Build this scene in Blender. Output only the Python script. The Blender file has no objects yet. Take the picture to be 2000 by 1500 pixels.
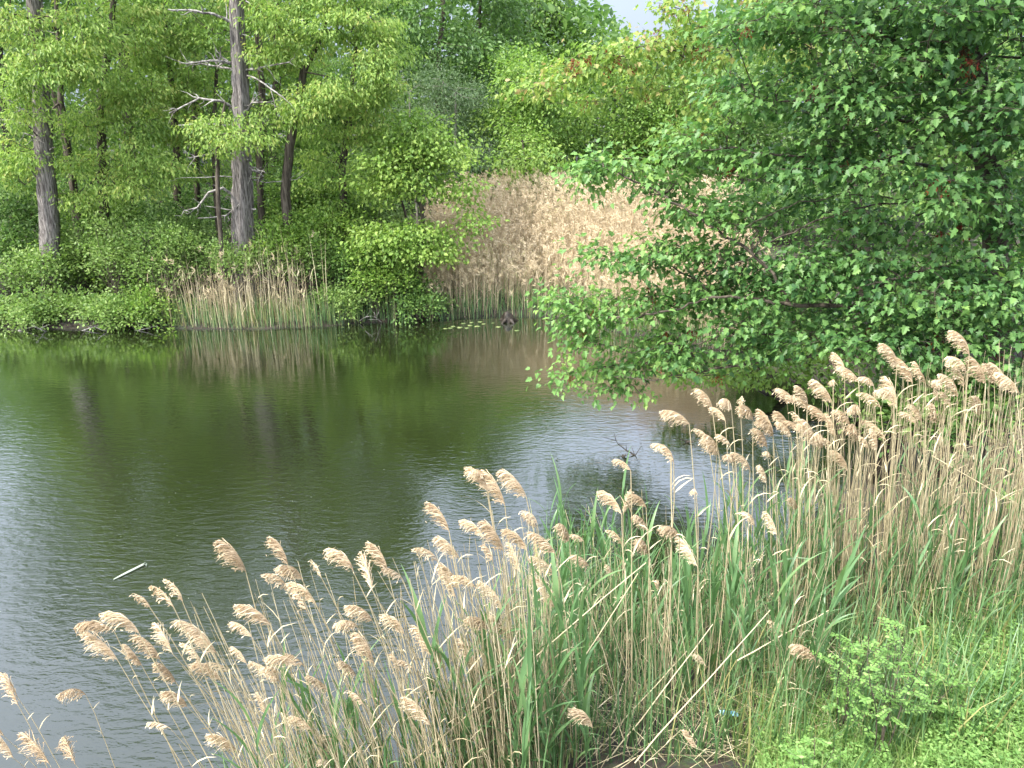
import bpy, math, random
import numpy as np
from mathutils import Vector, Quaternion

SC = bpy.context.scene
COL = SC.collection
R = math.radians

# ---------------------------------------------------------------- camera, sky, sun, exposure
PITCH = R(20.1)
CAM_H = 5.0
cam_d = bpy.data.cameras.new("camera")
cam = bpy.data.objects.new("camera", cam_d)
COL.objects.link(cam)
cam.location = (0, 0, CAM_H)
cam.rotation_euler = (R(90) - PITCH, 0, 0)
cam_d.sensor_width = 36.0
cam_d.lens = 27.0
cam_d.clip_start = 0.05
cam_d.clip_end = 2000
SC.camera = cam

SUN_DIR = Vector((-0.52, -0.33, 0.79)).normalized()      # towards the sun
SUN_EL = math.asin(SUN_DIR.z)
SUN_AZ = math.atan2(SUN_DIR.x, SUN_DIR.y)

world = bpy.data.worlds.new("World")
SC.world = world
world.use_nodes = True
wn, wl = world.node_tree.nodes, world.node_tree.links
wn.clear()
w_out = wn.new("ShaderNodeOutputWorld")
w_bg = wn.new("ShaderNodeBackground")
w_bg.inputs["Strength"].default_value = 0.15
sky = wn.new("ShaderNodeTexSky")
sky.sky_type = 'NISHITA'
sky.sun_disc = False
sky.sun_elevation = SUN_EL
sky.sun_rotation = SUN_AZ
sky.air_density = 1.0
sky.dust_density = 2.0
# thin cloud cover: pale grey-white patches over the blue
w_tc = wn.new("ShaderNodeTexCoord")
w_map = wn.new("ShaderNodeMapping")
w_map.inputs["Scale"].default_value = (1.6, 1.6, 3.2)
w_noise = wn.new("ShaderNodeTexNoise")
w_noise.inputs["Scale"].default_value = 1.7
w_noise.inputs["Detail"].default_value = 6
w_noise.inputs["Roughness"].default_value = 0.55
w_ramp = wn.new("ShaderNodeValToRGB")
w_ramp.color_ramp.elements[0].position = 0.30
w_ramp.color_ramp.elements[0].color = (0.90, 0.90, 0.90, 1)
w_ramp.color_ramp.elements[1].position = 0.62
w_ramp.color_ramp.elements[1].color = (0.99, 0.99, 0.99, 1)
w_mix = wn.new("ShaderNodeMix")
w_mix.data_type = 'RGBA'
w_sep = wn.new("ShaderNodeSeparateXYZ")
w_el = wn.new("ShaderNodeValToRGB")
w_el.color_ramp.elements[0].position = 0.0
w_el.color_ramp.elements[0].color = (1.3, 1.5, 1.85, 1)
w_e3 = w_el.color_ramp.elements.new(0.15)
w_e3.color = (1.6, 1.85, 2.35, 1)
w_e4 = w_el.color_ramp.elements.new(0.36)
w_e4.color = (4.2, 4.75, 5.9, 1)
w_el.color_ramp.elements[3].position = 0.95
w_el.color_ramp.elements[3].color = (7.6, 8.5, 10.2, 1)
wl.new(w_tc.outputs["Generated"], w_map.inputs["Vector"])
wl.new(w_tc.outputs["Generated"], w_sep.inputs[0])
wl.new(w_sep.outputs["Z"], w_el.inputs["Fac"])
# the cloud is thin and bright around the hidden sun
w_dot = wn.new("ShaderNodeVectorMath"); w_dot.operation = 'DOT_PRODUCT'
w_dot.inputs[1].default_value = SUN_DIR
wl.new(w_tc.outputs["Generated"], w_dot.inputs[0])
w_pos = wn.new("ShaderNodeMath"); w_pos.operation = 'MAXIMUM'; w_pos.inputs[1].default_value = 0
wl.new(w_dot.outputs["Value"], w_pos.inputs[0])
w_pow = wn.new("ShaderNodeMath"); w_pow.operation = 'POWER'; w_pow.inputs[1].default_value = 3.0
wl.new(w_pos.outputs[0], w_pow.inputs[0])
w_glow = wn.new("ShaderNodeMix"); w_glow.data_type = 'RGBA'; w_glow.blend_type = 'ADD'
w_glow.inputs["B"].default_value = (7.5, 7.1, 6.4, 1)
wl.new(w_pow.outputs[0], w_glow.inputs["Factor"])
wl.new(w_el.outputs["Color"], w_glow.inputs["A"])
wl.new(w_glow.outputs["Result"], w_mix.inputs["B"])
wl.new(w_map.outputs["Vector"], w_noise.inputs["Vector"])
wl.new(w_noise.outputs["Fac"], w_ramp.inputs["Fac"])
wl.new(w_ramp.outputs["Color"], w_mix.inputs["Factor"])
wl.new(sky.outputs["Color"], w_mix.inputs["A"])
wl.new(w_mix.outputs["Result"], w_bg.inputs["Color"])
wl.new(w_bg.outputs["Background"], w_out.inputs["Surface"])

sun_d = bpy.data.lights.new("sun", 'SUN')
sun_d.energy = 3.0
sun_d.angle = R(6)
sun_d.color = (1.0, 0.95, 0.86)
sun = bpy.data.objects.new("sun", sun_d)
COL.objects.link(sun)
sun.rotation_euler = SUN_DIR.to_track_quat('Z', 'Y').to_euler()
sun.location = (-20, -10, 40)

SC.view_settings.view_transform = 'Standard'
SC.view_settings.look = 'None'
SC.view_settings.gamma = 1
SC.view_settings.exposure = 1.70
SC.cycles.max_bounces = 12
SC.cycles.diffuse_bounces = 7
SC.cycles.transmission_bounces = 8
SC.cycles.glossy_bounces = 4

# ---------------------------------------------------------------- helpers: picture coordinates -> places
CP, SP = math.cos(PITCH), math.sin(PITCH)
def ray(px, py):
    u = (px - 1000) / 1500.0
    v = (750 - py) / 1500.0
    return np.array([u, CP + v * SP, -SP + v * CP])
def at_y(px, py, Y):
    d = ray(px, py)
    t = Y / d[1]
    return np.array([0, 0, CAM_H]) + d * t
def at_z(px, py, z):
    d = ray(px, py)
    t = (z - CAM_H) / d[2]
    return np.array([0, 0, CAM_H]) + d * t
def px_per_m(Y, z=3.0):
    return 1500.0 / (Y * CP + (CAM_H - z) * SP)

def nrm(v):
    return v / np.maximum(np.linalg.norm(v, axis=-1, keepdims=True), 1e-9)

# ---------------------------------------------------------------- mesh accumulator
class MB:
    def __init__(self):
        self.v, self.f, self.t, self.n = [], {}, [], 0
    def add(self, verts, faces, tint=None):
        verts = np.asarray(verts, dtype=np.float32).reshape(-1, 3)
        faces = np.asarray(faces, dtype=np.int32)
        self.v.append(verts)
        k = faces.shape[1]
        self.f.setdefault(k, []).append(faces + self.n)
        if tint is None:
            tint = np.full(len(verts), 0.5)
        self.t.append(np.asarray(tint, dtype=np.float32).reshape(-1))
        self.n += len(verts)
    def mesh(self, name, mat, smooth=False):
        me = bpy.data.meshes.new(name)
        if self.n == 0:
            return me
        V = np.concatenate(self.v)
        me.vertices.add(len(V))
        me.vertices.foreach_set("co", V.ravel())
        loops, starts, totals, off = [], [], [], 0
        for k, fl in self.f.items():
            F = np.concatenate(fl)
            loops.append(F.ravel())
            starts.append(off + np.arange(len(F)) * k)
            totals.append(np.full(len(F), k))
            off += len(F) * k
        L = np.concatenate(loops).astype(np.int32)
        me.loops.add(len(L))
        me.loops.foreach_set("vertex_index", L)
        S = np.concatenate(starts).astype(np.int32)
        me.polygons.add(len(S))
        me.polygons.foreach_set("loop_start", S)
        me.polygons.foreach_set("loop_total", np.concatenate(totals).astype(np.int32))
        if smooth:
            me.polygons.foreach_set("use_smooth", np.ones(len(S), dtype=bool))
        at = me.attributes.new("tint", 'FLOAT', 'POINT')
        at.data.foreach_set("value", np.concatenate(self.t))
        me.update(calc_edges=True)
        me.validate()
        if mat:
            me.materials.append(mat)
        return me
    def build(self, name, mat, parent=None, smooth=False):
        o = bpy.data.objects.new(name, self.mesh(name, mat, smooth))
        COL.objects.link(o)
        if parent:
            o.parent = parent
        return o

def tag(o, label, cat=None, group=None, kind=None):
    if label: o["label"] = label
    if cat: o["category"] = cat
    if group: o["group"] = group
    if kind: o["kind"] = kind
    return o
def empty(name, loc):
    o = bpy.data.objects.new(name, None)
    o.empty_display_size = 0.2
    COL.objects.link(o)
    o.location = loc
    return o

# ---------------------------------------------------------------- vectorised shapes
def frames(T):
    T = nrm(T)
    ref = np.where(np.abs(T[..., 2:3]) < 0.9, np.array([0, 0, 1.0]), np.array([1.0, 0, 0]))
    A = nrm(np.cross(T, ref))
    B = np.cross(T, A)
    return A, B

def tube(mb, path, radii, sides=8, tint=0.5, cap=True, wob=0.0, rng=None):
    P = np.asarray(path, float); rr = np.asarray(radii, float)
    n = len(P)
    T = np.gradient(P, axis=0)
    T = nrm(T)
    A = np.zeros_like(P); B = np.zeros_like(P)
    a0, b0 = frames(T[:1])
    a = a0[0]
    for i in range(n):
        a = a - T[i] * np.dot(a, T[i]); a = a / max(np.linalg.norm(a), 1e-9)
        A[i] = a; B[i] = np.cross(T[i], a)
    ang = np.arange(sides) * 2 * math.pi / sides
    rad = rr[:, None] * np.ones((1, sides))
    if wob and rng is not None:
        prof = 1 + wob * rng.normal(size=(1, sides))
        rad = rad * prof * (1 + 0.4 * wob * rng.normal(size=(n, sides)))
    V = P[:, None, :] + rad[..., None] * (np.cos(ang)[None, :, None] * A[:, None, :] + np.sin(ang)[None, :, None] * B[:, None, :])
    idx = np.arange(n * sides).reshape(n, sides)
    nx = np.roll(idx, -1, axis=1)
    F = np.stack([idx[:-1], nx[:-1], nx[1:], idx[1:]], -1).reshape(-1, 4)
    tt = np.full(n * sides, tint)
    mb.add(V.reshape(-1, 3), F, tt)
    if cap:
        mb.add(V[-1], np.arange(sides)[None, :], np.full(sides, tint))

def edge_tubes(mb, P0, P1, r0, r1, sides=5, bend=None, tint=None):
    """many straight or slightly bent tapered tubes at once"""
    P0 = np.asarray(P0, float); P1 = np.asarray(P1, float)
    if len(P0) == 0: return
    N = len(P0)
    mid = (P0 + P1) / 2
    if bend is not None: mid = mid + bend
    rings = [P0, mid, P1]
    rads = [r0, (r0 + r1) / 2, r1]
    A, B = frames(P1 - P0)
    ang = np.arange(sides) * 2 * math.pi / sides
    Vs = []
    for C, r in zip(rings, rads):
        Vs.append(C[:, None, :] + r[:, None, None] * (np.cos(ang)[None, :, None] * A[:, None, :] + np.sin(ang)[None, :, None] * B[:, None, :]))
    V = np.stack(Vs, 1)                                   # N,3,s,3
    idx = np.arange(N * 3 * sides).reshape(N, 3, sides)
    nx = np.roll(idx, -1, axis=2)
    F = np.stack([idx[:, :-1], nx[:, :-1], nx[:, 1:], idx[:, 1:]], -1).reshape(-1, 4)
    t = np.full(N, 0.5) if tint is None else tint
    mb.add(V.reshape(-1, 3), F, np.repeat(t, 3 * sides))

MAPLE_HALF = np.array([(0.0, 0), (-0.03, .22), (.10, .36), (.22, .26), (.47, .50), (.50, .22), (.66, .25), (1.0, 0)])
OAK_HALF = np.array([(0.0, 0), (.25, .13), (.33, .07), (.55, .22), (.66, .10), (1.0, 0)])
LENS_HALF = np.array([(0.0, 0), (.28, .19), (.62, .17), (1.0, 0)])
def leaves(mb, pos, d, n, L, half, fold=0.16, tint=None, wid=1.0, curl=0.12):
    pos = np.asarray(pos, float); N = len(pos)
    if N == 0: return
    d = nrm(d)
    n = nrm(n - d * np.sum(n * d, -1, keepdims=True))
    s = np.cross(n, d)
    L = np.asarray(L, float)
    if tint is None: tint = np.full(N, 0.5)
    k = len(half)
    for sg in (1, -1):
        u = half[:, 0]; w = half[:, 1] * sg * wid; h = fold * np.abs(half[:, 1]) - curl * half[:, 0] ** 2
        V = pos[:, None, :] + L[:, None, None] * (u[None, :, None] * d[:, None, :] + w[None, :, None] * s[:, None, :] + h[None, :, None] * n[:, None, :])
        F = np.arange(N * k).reshape(N, k)
        if sg < 0: F = F[:, ::-1]
        mb.add(V.reshape(-1, 3), F, np.repeat(tint, k))

def blades(mb, base, az, L, W, lean, droop, segs=5, tint=None, twist=0.0, wide_at=0.25):
    """long grass or reed blades: arching two-sided ribbons with a keel"""
    base = np.asarray(base, float); N = len(base)
    if N == 0: return
    h = np.stack([np.cos(az), np.sin(az), np.zeros(N)], -1)
    side = np.stack([-np.sin(az), np.cos(az), np.zeros(N)], -1)
    up = np.array([0, 0, 1.0])
    p = base.copy(); rows = []
    for i in range(segs + 1):
        s = i / segs
        th = lean + droop * s ** 1.4
        w = W * (min(1.0, 0.45 + 0.55 * s / wide_at) if s < wide_at else ((1 - s) / (1 - wide_at)) ** 0.8)
        w = np.maximum(w, 0.0004)
        tw = twist * s
        ca, sa = np.cos(tw), np.sin(tw)
        nrmv = h * (-np.cos(th))[:, None] + up * np.sin(th)[:, None]
        sd = side * (np.ones(N) * ca)[:, None] + nrmv * (np.ones(N) * sa)[:, None]
        rows.append(p - sd * (w / 2)[:, None]); rows.append(p - nrmv * (w * 0.12)[:, None]); rows.append(p + sd * (w / 2)[:, None])
        step = (L / segs)[:, None]
        p = p + step * (h * np.sin(th)[:, None] + up * np.cos(th)[:, None])
    V = np.stack(rows, 1)
    m = 3 * (segs + 1)
    b = (np.arange(N) * m)[:, None]
    Fs = []
    for i in range(segs):
        for c in (0, 1):
            a0 = 3 * i + c
            Fs.append(np.concatenate([b + a0, b + a0 + 1, b + a0 + 4, b + a0 + 3], 1))
    F = np.stack(Fs, 1).reshape(-1, 4)
    t = np.full(N, 0.5) if tint is None else tint
    mb.add(V.reshape(-1, 3), F, np.repeat(t, m))

# ---------------------------------------------------------------- materials
def new_mat(name):
    m = bpy.data.materials.new(name)
    m.use_nodes = True
    m.node_tree.nodes.clear()
    return m, m.node_tree.nodes, m.node_tree.links
def ramp(nodes, stops):
    r = nodes.new("ShaderNodeValToRGB")
    e = r.color_ramp.elements
    while len(e) < len(stops): e.new(0.5)
    for el, (p, c) in zip(e, stops):
        el.position = p; el.color = (c[0], c[1], c[2], 1)
    return r

def leaf_mat(name, stops, objvar=0.0, trans=0.40, trans_gain=(1.2, 1.3, 0.9), rough=0.5, spec=0.35, patch=0.25, patch_scale=0.7):
    m, N, Lk = new_mat(name)
    out = N.new("ShaderNodeOutputMaterial")
    at = N.new("ShaderNodeAttribute"); at.attribute_name = "tint"
    tc = N.new("ShaderNodeTexCoord")
    no = N.new("ShaderNodeTexNoise"); no.inputs["Scale"].default_value = patch_scale; no.inputs["Detail"].default_value = 3
    Lk.new(tc.outputs["Object"], no.inputs["Vector"])
    ma = N.new("ShaderNodeMath"); ma.operation = 'MULTIPLY_ADD'
    ma.inputs[1].default_value = patch * 2; ma.inputs[2].default_value = -patch
    Lk.new(no.outputs["Fac"], ma.inputs[0])
    ad = N.new("ShaderNodeMath"); ad.operation = 'ADD'; ad.use_clamp = True
    Lk.new(at.outputs["Fac"], ad.inputs[0]); Lk.new(ma.outputs[0], ad.inputs[1])
    cr = ramp(N, stops)
    src = ad.outputs[0]
    if objvar:
        oi = N.new("ShaderNodeObjectInfo")
        m2 = N.new("ShaderNodeMath"); m2.operation = 'MULTIPLY_ADD'
        m2.inputs[1].default_value = objvar * 2; m2.inputs[2].default_value = -objvar
        Lk.new(oi.outputs["Random"], m2.inputs[0])
        a2 = N.new("ShaderNodeMath"); a2.operation = 'ADD'; a2.use_clamp = True
        Lk.new(src, a2.inputs[0]); Lk.new(m2.outputs[0], a2.inputs[1])
        src = a2.outputs[0]
    Lk.new(src, cr.inputs["Fac"])
    bs = N.new("ShaderNodeBsdfPrincipled")
    bs.inputs["Roughness"].default_value = rough
    bs.inputs["Specular IOR Level"].default_value = spec
    Lk.new(cr.outputs["Color"], bs.inputs["Base Color"])
    tr = N.new("ShaderNodeBsdfTranslucent")
    gm = N.new("ShaderNodeMix"); gm.data_type = 'RGBA'; gm.blend_type = 'MULTIPLY'
    gm.inputs["Factor"].default_value = 1
    gm.inputs["B"].default_value = (*trans_gain, 1)
    Lk.new(cr.outputs["Color"], gm.inputs["A"])
    Lk.new(gm.outputs["Result"], tr.inputs["Color"])
    mx = N.new("ShaderNodeMixShader"); mx.inputs[0].default_value = trans
    Lk.new(bs.outputs[0], mx.inputs[1]); Lk.new(tr.outputs[0], mx.inputs[2])
    Lk.new(mx.outputs[0], out.inputs["Surface"])
    return m

def bark_mat(name, c_dark, c_light, scale=(14, 14, 2.2), bump=0.6, lichen=None, rough=0.9):
    m, N, Lk = new_mat(name)
    out = N.new("ShaderNodeOutputMaterial")
    tc = N.new("ShaderNodeTexCoord")
    mp = N.new("ShaderNodeMapping"); mp.inputs["Scale"].default_value = scale
    Lk.new(tc.outputs["Object"], mp.inputs["Vector"])
    n1 = N.new("ShaderNodeTexNoise"); n1.inputs["Scale"].default_value = 1.0; n1.inputs["Detail"].default_value = 8; n1.inputs["Roughness"].default_value = 0.65
    Lk.new(mp.outputs[0], n1.inputs["Vector"])
    cr = ramp(N, [(0.40, c_dark), (0.60, c_light)])
    Lk.new(n1.outputs["Fac"], cr.inputs["Fac"])
    bs = N.new("ShaderNodeBsdfPrincipled"); bs.inputs["Roughness"].default_value = rough
    bs.inputs["Specular IOR Level"].default_value = 0.2
    col = cr.outputs["Color"]
    if lichen:
        n2 = N.new("ShaderNodeTexNoise"); n2.inputs["Scale"].default_value = 2.3; n2.inputs["Detail"].default_value = 5
        Lk.new(tc.outputs["Object"], n2.inputs["Vector"])
        r2 = ramp(N, [(0.52, (0, 0, 0)), (0.66, (1, 1, 1))])
        Lk.new(n2.outputs["Fac"], r2.inputs["Fac"])
        mx = N.new("ShaderNodeMix"); mx.data_type = 'RGBA'
        Lk.new(r2.outputs["Color"], mx.inputs["Factor"])
        Lk.new(col, mx.inputs["A"]); mx.inputs["B"].default_value = (*lichen, 1)
        col = mx.outputs["Result"]
    Lk.new(col, bs.inputs["Base Color"])
    bp = N.new("ShaderNodeBump"); bp.inputs["Strength"].default_value = bump; bp.inputs["Distance"].default_value = 0.03
    Lk.new(n1.outputs["Fac"], bp.inputs["Height"])
    Lk.new(bp.outputs[0], bs.inputs["Normal"])
    Lk.new(bs.outputs[0], out.inputs["Surface"])
    return m

M = {}
M['oak'] = leaf_mat("oak_leaf", [(0.0, (.100, .190, .034)), (0.45, (.220, .325, .070)), (0.85, (.300, .395, .100)), (1.0, (.340, .350, .100))], trans=.45)
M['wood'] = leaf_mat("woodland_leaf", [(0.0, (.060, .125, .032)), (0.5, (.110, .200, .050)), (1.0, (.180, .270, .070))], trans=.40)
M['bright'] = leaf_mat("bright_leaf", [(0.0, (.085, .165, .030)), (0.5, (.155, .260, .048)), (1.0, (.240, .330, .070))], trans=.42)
M['willow'] = leaf_mat("willow_leaf", [(0.0, (.060, .105, .045)), (0.5, (.090, .145, .062)), (1.0, (.130, .185, .085))], trans=.35)
M['maple'] = leaf_mat("maple_leaf", [(0.0, (.040, .110, .034)), (0.45, (.098, .205, .054)), (0.8, (.160, .290, .078)), (1.0, (.220, .340, .085))], trans=.40, rough=.48, spec=.35)
M['mapley'] = leaf_mat("young_maple_leaf", [(0.0, (.110, .200, .040)), (0.55, (.200, .300, .060)), (0.88, (.280, .340, .080)), (1.0, (.310, .230, .100))], trans=.45)
M['shrub'] = leaf_mat("shrub_leaf", [(0.0, (.085, .160, .036)), (0.5, (.160, .250, .062)), (1.0, (.240, .320, .105))], trans=.40)
M['herb'] = leaf_mat("herb_leaf", [(0.0, (.080, .170, .038)), (0.5, (.155, .280, .068)), (1.0, (.250, .375, .115))], trans=.40)
M['grass'] = leaf_mat("grass_blade", [(0.0, (.070, .140, .030)), (0.55, (.140, .225, .055)), (0.85, (.230, .285, .095)), (1.0, (.360, .290, .140))], trans=.35)
M['reedgreen'] = leaf_mat("reed_blade", [(0.0, (.045, .115, .030)), (0.5, (.110, .205, .085)), (0.85, (.165, .250, .090)), (1.0, (.330, .290, .120))], trans=.35, rough=.4, spec=.5)
M['reedtan'] = leaf_mat("dry_reed", [(0.0, (.210, .170, .095)), (0.5, (.410, .340, .205)), (1.0, (.590, .515, .345))], trans=.08, trans_gain=(1, 1, 1), rough=.55)
M['plume'] = leaf_mat("reed_plume", [(0.0, (.320, .240, .150)), (0.5, (.530, .420, .285)), (1.0, (.710, .605, .440))], trans=.30, trans_gain=(1.1, 1.0, .8), rough=.8, spec=.1, patch=.15, patch_scale=9, objvar=.28)
M['bedreed'] = leaf_mat("dry_reed_bed", [(0.0, (.300, .220, .140)), (0.5, (.500, .405, .265)), (0.93, (.660, .555, .385)), (1.0, (.340, .360, .140))], trans=.15, trans_gain=(1, 1, 1), rough=.7, patch=.3, patch_scale=.6)
M['key'] = leaf_mat("maple_key", [(0.0, (.140, .020, .012)), (0.6, (.240, .050, .022)), (1.0, (.300, .110, .040))], trans=.35, trans_gain=(1.2, 1, .8))
M['bark'] = bark_mat("brown_bark", (.030, .024, .018), (.105, .088, .068))
M['barkpale'] = bark_mat("pale_bark", (.100, .090, .075), (.260, .240, .205), lichen=(.20, .22, .17))
M['deadwood'] = bark_mat("weathered_grey_wood", (.060, .052, .047), (.270, .245, .225), scale=(40, 40, 2.6), bump=1.6)
M['deadlimb'] = bark_mat("bleached_limb", (.060, .052, .046), (.330, .310, .285), scale=(9, 9, 9), bump=.5)
M['darkwood'] = bark_mat("wet_dark_wood", (.010, .008, .006), (.045, .036, .028), scale=(8, 8, 8), rough=.5)

# ---------------------------------------------------------------- the setting: terrain, pond
SHORE = np.array([(-90, 17.6), (-20, 17.55), (-10, 17.6), (-8, 17.6), (-6.4, 17.5), (-4.6, 17.7), (-3.4, 18.1), (-2, 18.4), (0, 18.8), (1.2, 18.6), (2.6, 17.2),
                  (4.4, 15.4), (6.0, 13.6), (6.3, 11.8), (5.5, 10.2), (4.2, 8.9), (3.0, 7.7), (2.1, 6.7), (1.45, 5.95), (.7, 5.25), (-.4, 4.65),
                  (-1.8, 4.25), (-5, 3.75), (-12, 3.5), (-90, 3.0)], float)
def shore_dist(X, Y):
    """signed distance to the pond's edge, positive on land"""
    P = np.stack([X, Y], -1)
    best = np.full(X.shape, 1e9)
    inside = np.zeros(X.shape, bool)
    n = len(SHORE)
    for i in range(n):
        a = SHORE[i]; b = SHORE[(i + 1) % n]
        ab = b - a
        t = np.clip(((P - a) @ ab) / (ab @ ab), 0, 1)
        q = a + t[..., None] * ab
        best = np.minimum(best, np.linalg.norm(P - q, axis=-1))
        c = ((a[1] > Y) != (b[1] > Y))
        with np.errstate(divide='ignore', invalid='ignore'):
            xx = (b[0] - a[0]) * (Y - a[1]) / (b[1] - a[1] + 1e-12) + a[0]
        inside ^= c & (X < xx)
    return np.where(inside, -best, best)
def vnoise(x, y, s, seed=0):
    x = x * s + seed * 17.3; y = y * s + seed * 9.1
    return (np.sin(x * 1.3 + 1.7 * np.sin(y * .9)) * np.cos(y * 1.1 + 1.3 * np.sin(x * .7 + 2.1)))
def ground(X, Y):
    X = np.asarray(X, float); Y = np.asarray(Y, float)
    d = shore_dist(X, Y)
    near = 1 / (1 + np.exp((Y - 10.5) * 1.2))             # steep embankment on the viewer's side
    bank_n = np.clip(0.03 + .46 * np.maximum(d, 0), 0, 3.35)
    bank_f = 0.10 + .055 * np.maximum(d, 0) + .35 * (1 - np.exp(-np.maximum(d, 0) * .5))
    bank_f = np.minimum(bank_f, 2.6)
    land = near * bank_n + (1 - near) * bank_f
    land = land + np.clip(d, 0, 1) * (.06 * vnoise(X, Y, 1.7) + .025 * vnoise(X, Y, 5.1, 3))
    return np.where(d > 0, land, np.maximum(-.9, .03 + d * .5))
def g1(x, y):
    return float(ground(np.array([x]), np.array([y]))[0])

gx = np.concatenate([np.linspace(-400, -24, 28), np.arange(-22, 18.01, .3), np.linspace(20, 400, 28)])
gy = np.concatenate([np.linspace(-200, -5, 14), np.arange(-4, 30.01, .3), np.linspace(32, 600, 34)])
GX, GY = np.meshgrid(gx, gy, indexing='ij')
GZ = ground(GX, GY)
tb = MB()
ni, nj = GX.shape
ix = np.arange(ni * nj).reshape(ni, nj)
tb.add(np.stack([GX, GY, GZ], -1).reshape(-1, 3), np.stack([ix[:-1, :-1], ix[1:, :-1], ix[1:, 1:], ix[:-1, 1:]], -1).reshape(-1, 4))
def soil_mat():
    m, N, Lk = new_mat("woodland_soil")
    out = N.new("ShaderNodeOutputMaterial")
    tc = N.new("ShaderNodeTexCoord")
    n1 = N.new("ShaderNodeTexNoise"); n1.inputs["Scale"].default_value = 2.2; n1.inputs["Detail"].default_value = 9; n1.inputs["Roughness"].default_value = .7
    Lk.new(tc.outputs["Object"], n1.inputs["Vector"])
    n2 = N.new("ShaderNodeTexVoronoi"); n2.inputs["Scale"].default_value = 28
    Lk.new(tc.outputs["Object"], n2.inputs["Vector"])
    cr = ramp(N, [(.3, (.012, .009, .006)), (.5, (.030, .023, .014)), (.62, (.040, .050, .018)), (.75, (.075, .058, .034))])
    Lk.new(n1.outputs["Fac"], cr.inputs["Fac"])
    mx = N.new("ShaderNodeMix"); mx.data_type = 'RGBA'; mx.blend_type = 'MULTIPLY'; mx.inputs["Factor"].default_value = .5
    Lk.new(cr.outputs["Color"], mx.inputs["A"]); Lk.new(n2.outputs["Color"], mx.inputs["B"])
    bs = N.new("ShaderNodeBsdfPrincipled"); bs.inputs["Roughness"].default_value = .9
    Lk.new(mx.outputs["Result"], bs.inputs["Base Color"])
    bp = N.new("ShaderNodeBump"); bp.inputs["Strength"].default_value = .8; bp.inputs["Distance"].default_value = .05
    Lk.new(n1.outputs["Fac"], bp.inputs["Height"]); Lk.new(bp.outputs[0], bs.inputs["Normal"])
    Lk.new(bs.outputs[0], out.inputs["Surface"])
    return m
tag(tb.build("ground", soil_mat(), smooth=True), "brown and mossy earth of the pond banks and wood floor", kind="structure")

def water_mat():
    m, N, Lk = new_mat("pond_water")
    out = N.new("ShaderNodeOutputMaterial")
    tc = N.new("ShaderNodeTexCoord")
    def noise(scale, sx, sy, rot=0, detail=2, rough=.5, dist=0):
        mp = N.new("ShaderNodeMapping"); mp.inputs["Scale"].default_value = (sx, sy, 1); mp.inputs["Rotation"].default_value = (0, 0, rot)
        Lk.new(tc.outputs["Object"], mp.inputs["Vector"])
        n = N.new("ShaderNodeTexNoise"); n.inputs["Scale"].default_value = scale; n.inputs["Detail"].default_value = detail
        n.inputs["Roughness"].default_value = rough; n.inputs["Distortion"].default_value = dist
        Lk.new(mp.outputs[0], n.inputs["Vector"])
        return n.outputs["Fac"]
    def math_(op, a, b, clamp=False):
        x = N.new("ShaderNodeMath"); x.operation = op; x.use_clamp = clamp
        for i, q in enumerate((a, b)):
            if isinstance(q, (int, float)): x.inputs[i].default_value = q
            else: Lk.new(q, x.inputs[i])
        return x.outputs[0]
    # wind ripples running roughly across the view, gusty patches, slow swell
    rip = noise(1.0, 4.2, 11.5, R(14), 3, .55, .5)
    rip2 = noise(1.0, 11, 26, R(-10), 2, .5, .3)
    swell = noise(1.0, .7, 1.6, R(20), 1)
    gust = noise(.22, 1, 1.3, 0, 2)
    gr = ramp(N, [(.36, (.45, .45, .45)), (.62, (1, 1, 1))])
    Lk.new(gust, gr.inputs["Fac"])
    # the far margin lies sheltered and smoother
    sp = N.new("ShaderNodeSeparateXYZ"); Lk.new(tc.outputs["Object"], sp.inputs[0])
    mr = N.new("ShaderNodeMapRange"); mr.inputs["From Min"].default_value = 17.5; mr.inputs["From Max"].default_value = 5.5
    mr.inputs["To Min"].default_value = .10; mr.inputs["To Max"].default_value = 1.65
    Lk.new(sp.outputs["Y"], mr.inputs["Value"])
    amp = math_('MULTIPLY', gr.outputs["Color"], mr.outputs[0])
    h = math_('ADD', math_('MULTIPLY', rip, 1.0), math_('MULTIPLY', rip2, .35))
    h = math_('MULTIPLY', h, amp)
    h = math_('ADD', h, math_('MULTIPLY', swell, .5))
    bp = N.new("ShaderNodeBump"); bp.inputs["Strength"].default_value = 1.0; bp.inputs["Distance"].default_value = .0065
    Lk.new(h, bp.inputs["Height"])
    body = N.new("ShaderNodeBsdfDiffuse"); body.inputs["Color"].default_value = (.009, .012, .004, 1)
    gl = N.new("ShaderNodeBsdfGlossy"); gl.inputs["Roughness"].default_value = .03
    gl.inputs["Color"].default_value = (.95, .97, 1, 1)
    Lk.new(bp.outputs[0], gl.inputs["Normal"])
    fr = N.new("ShaderNodeFresnel"); fr.inputs["IOR"].default_value = 1.33
    Lk.new(bp.outputs[0], fr.inputs["Normal"])
    mx = N.new("ShaderNodeMixShader")
    fm = math_('MULTIPLY', fr.outputs[0], 2.7, True)
    Lk.new(fm, mx.inputs[0]); Lk.new(body.outputs[0], mx.inputs[1]); Lk.new(gl.outputs[0], mx.inputs[2])
    Lk.new(mx.outputs[0], out.inputs["Surface"])
    return m
wb = MB()
wb.add([(-90, 2.5, 0), (12, 2.5, 0), (12, 21, 0), (-90, 21, 0)], [(0, 1, 2, 3)])
tag(wb.build("water", water_mat()), "dark green pond water with wind ripples and tree reflections", kind="structure")

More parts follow.
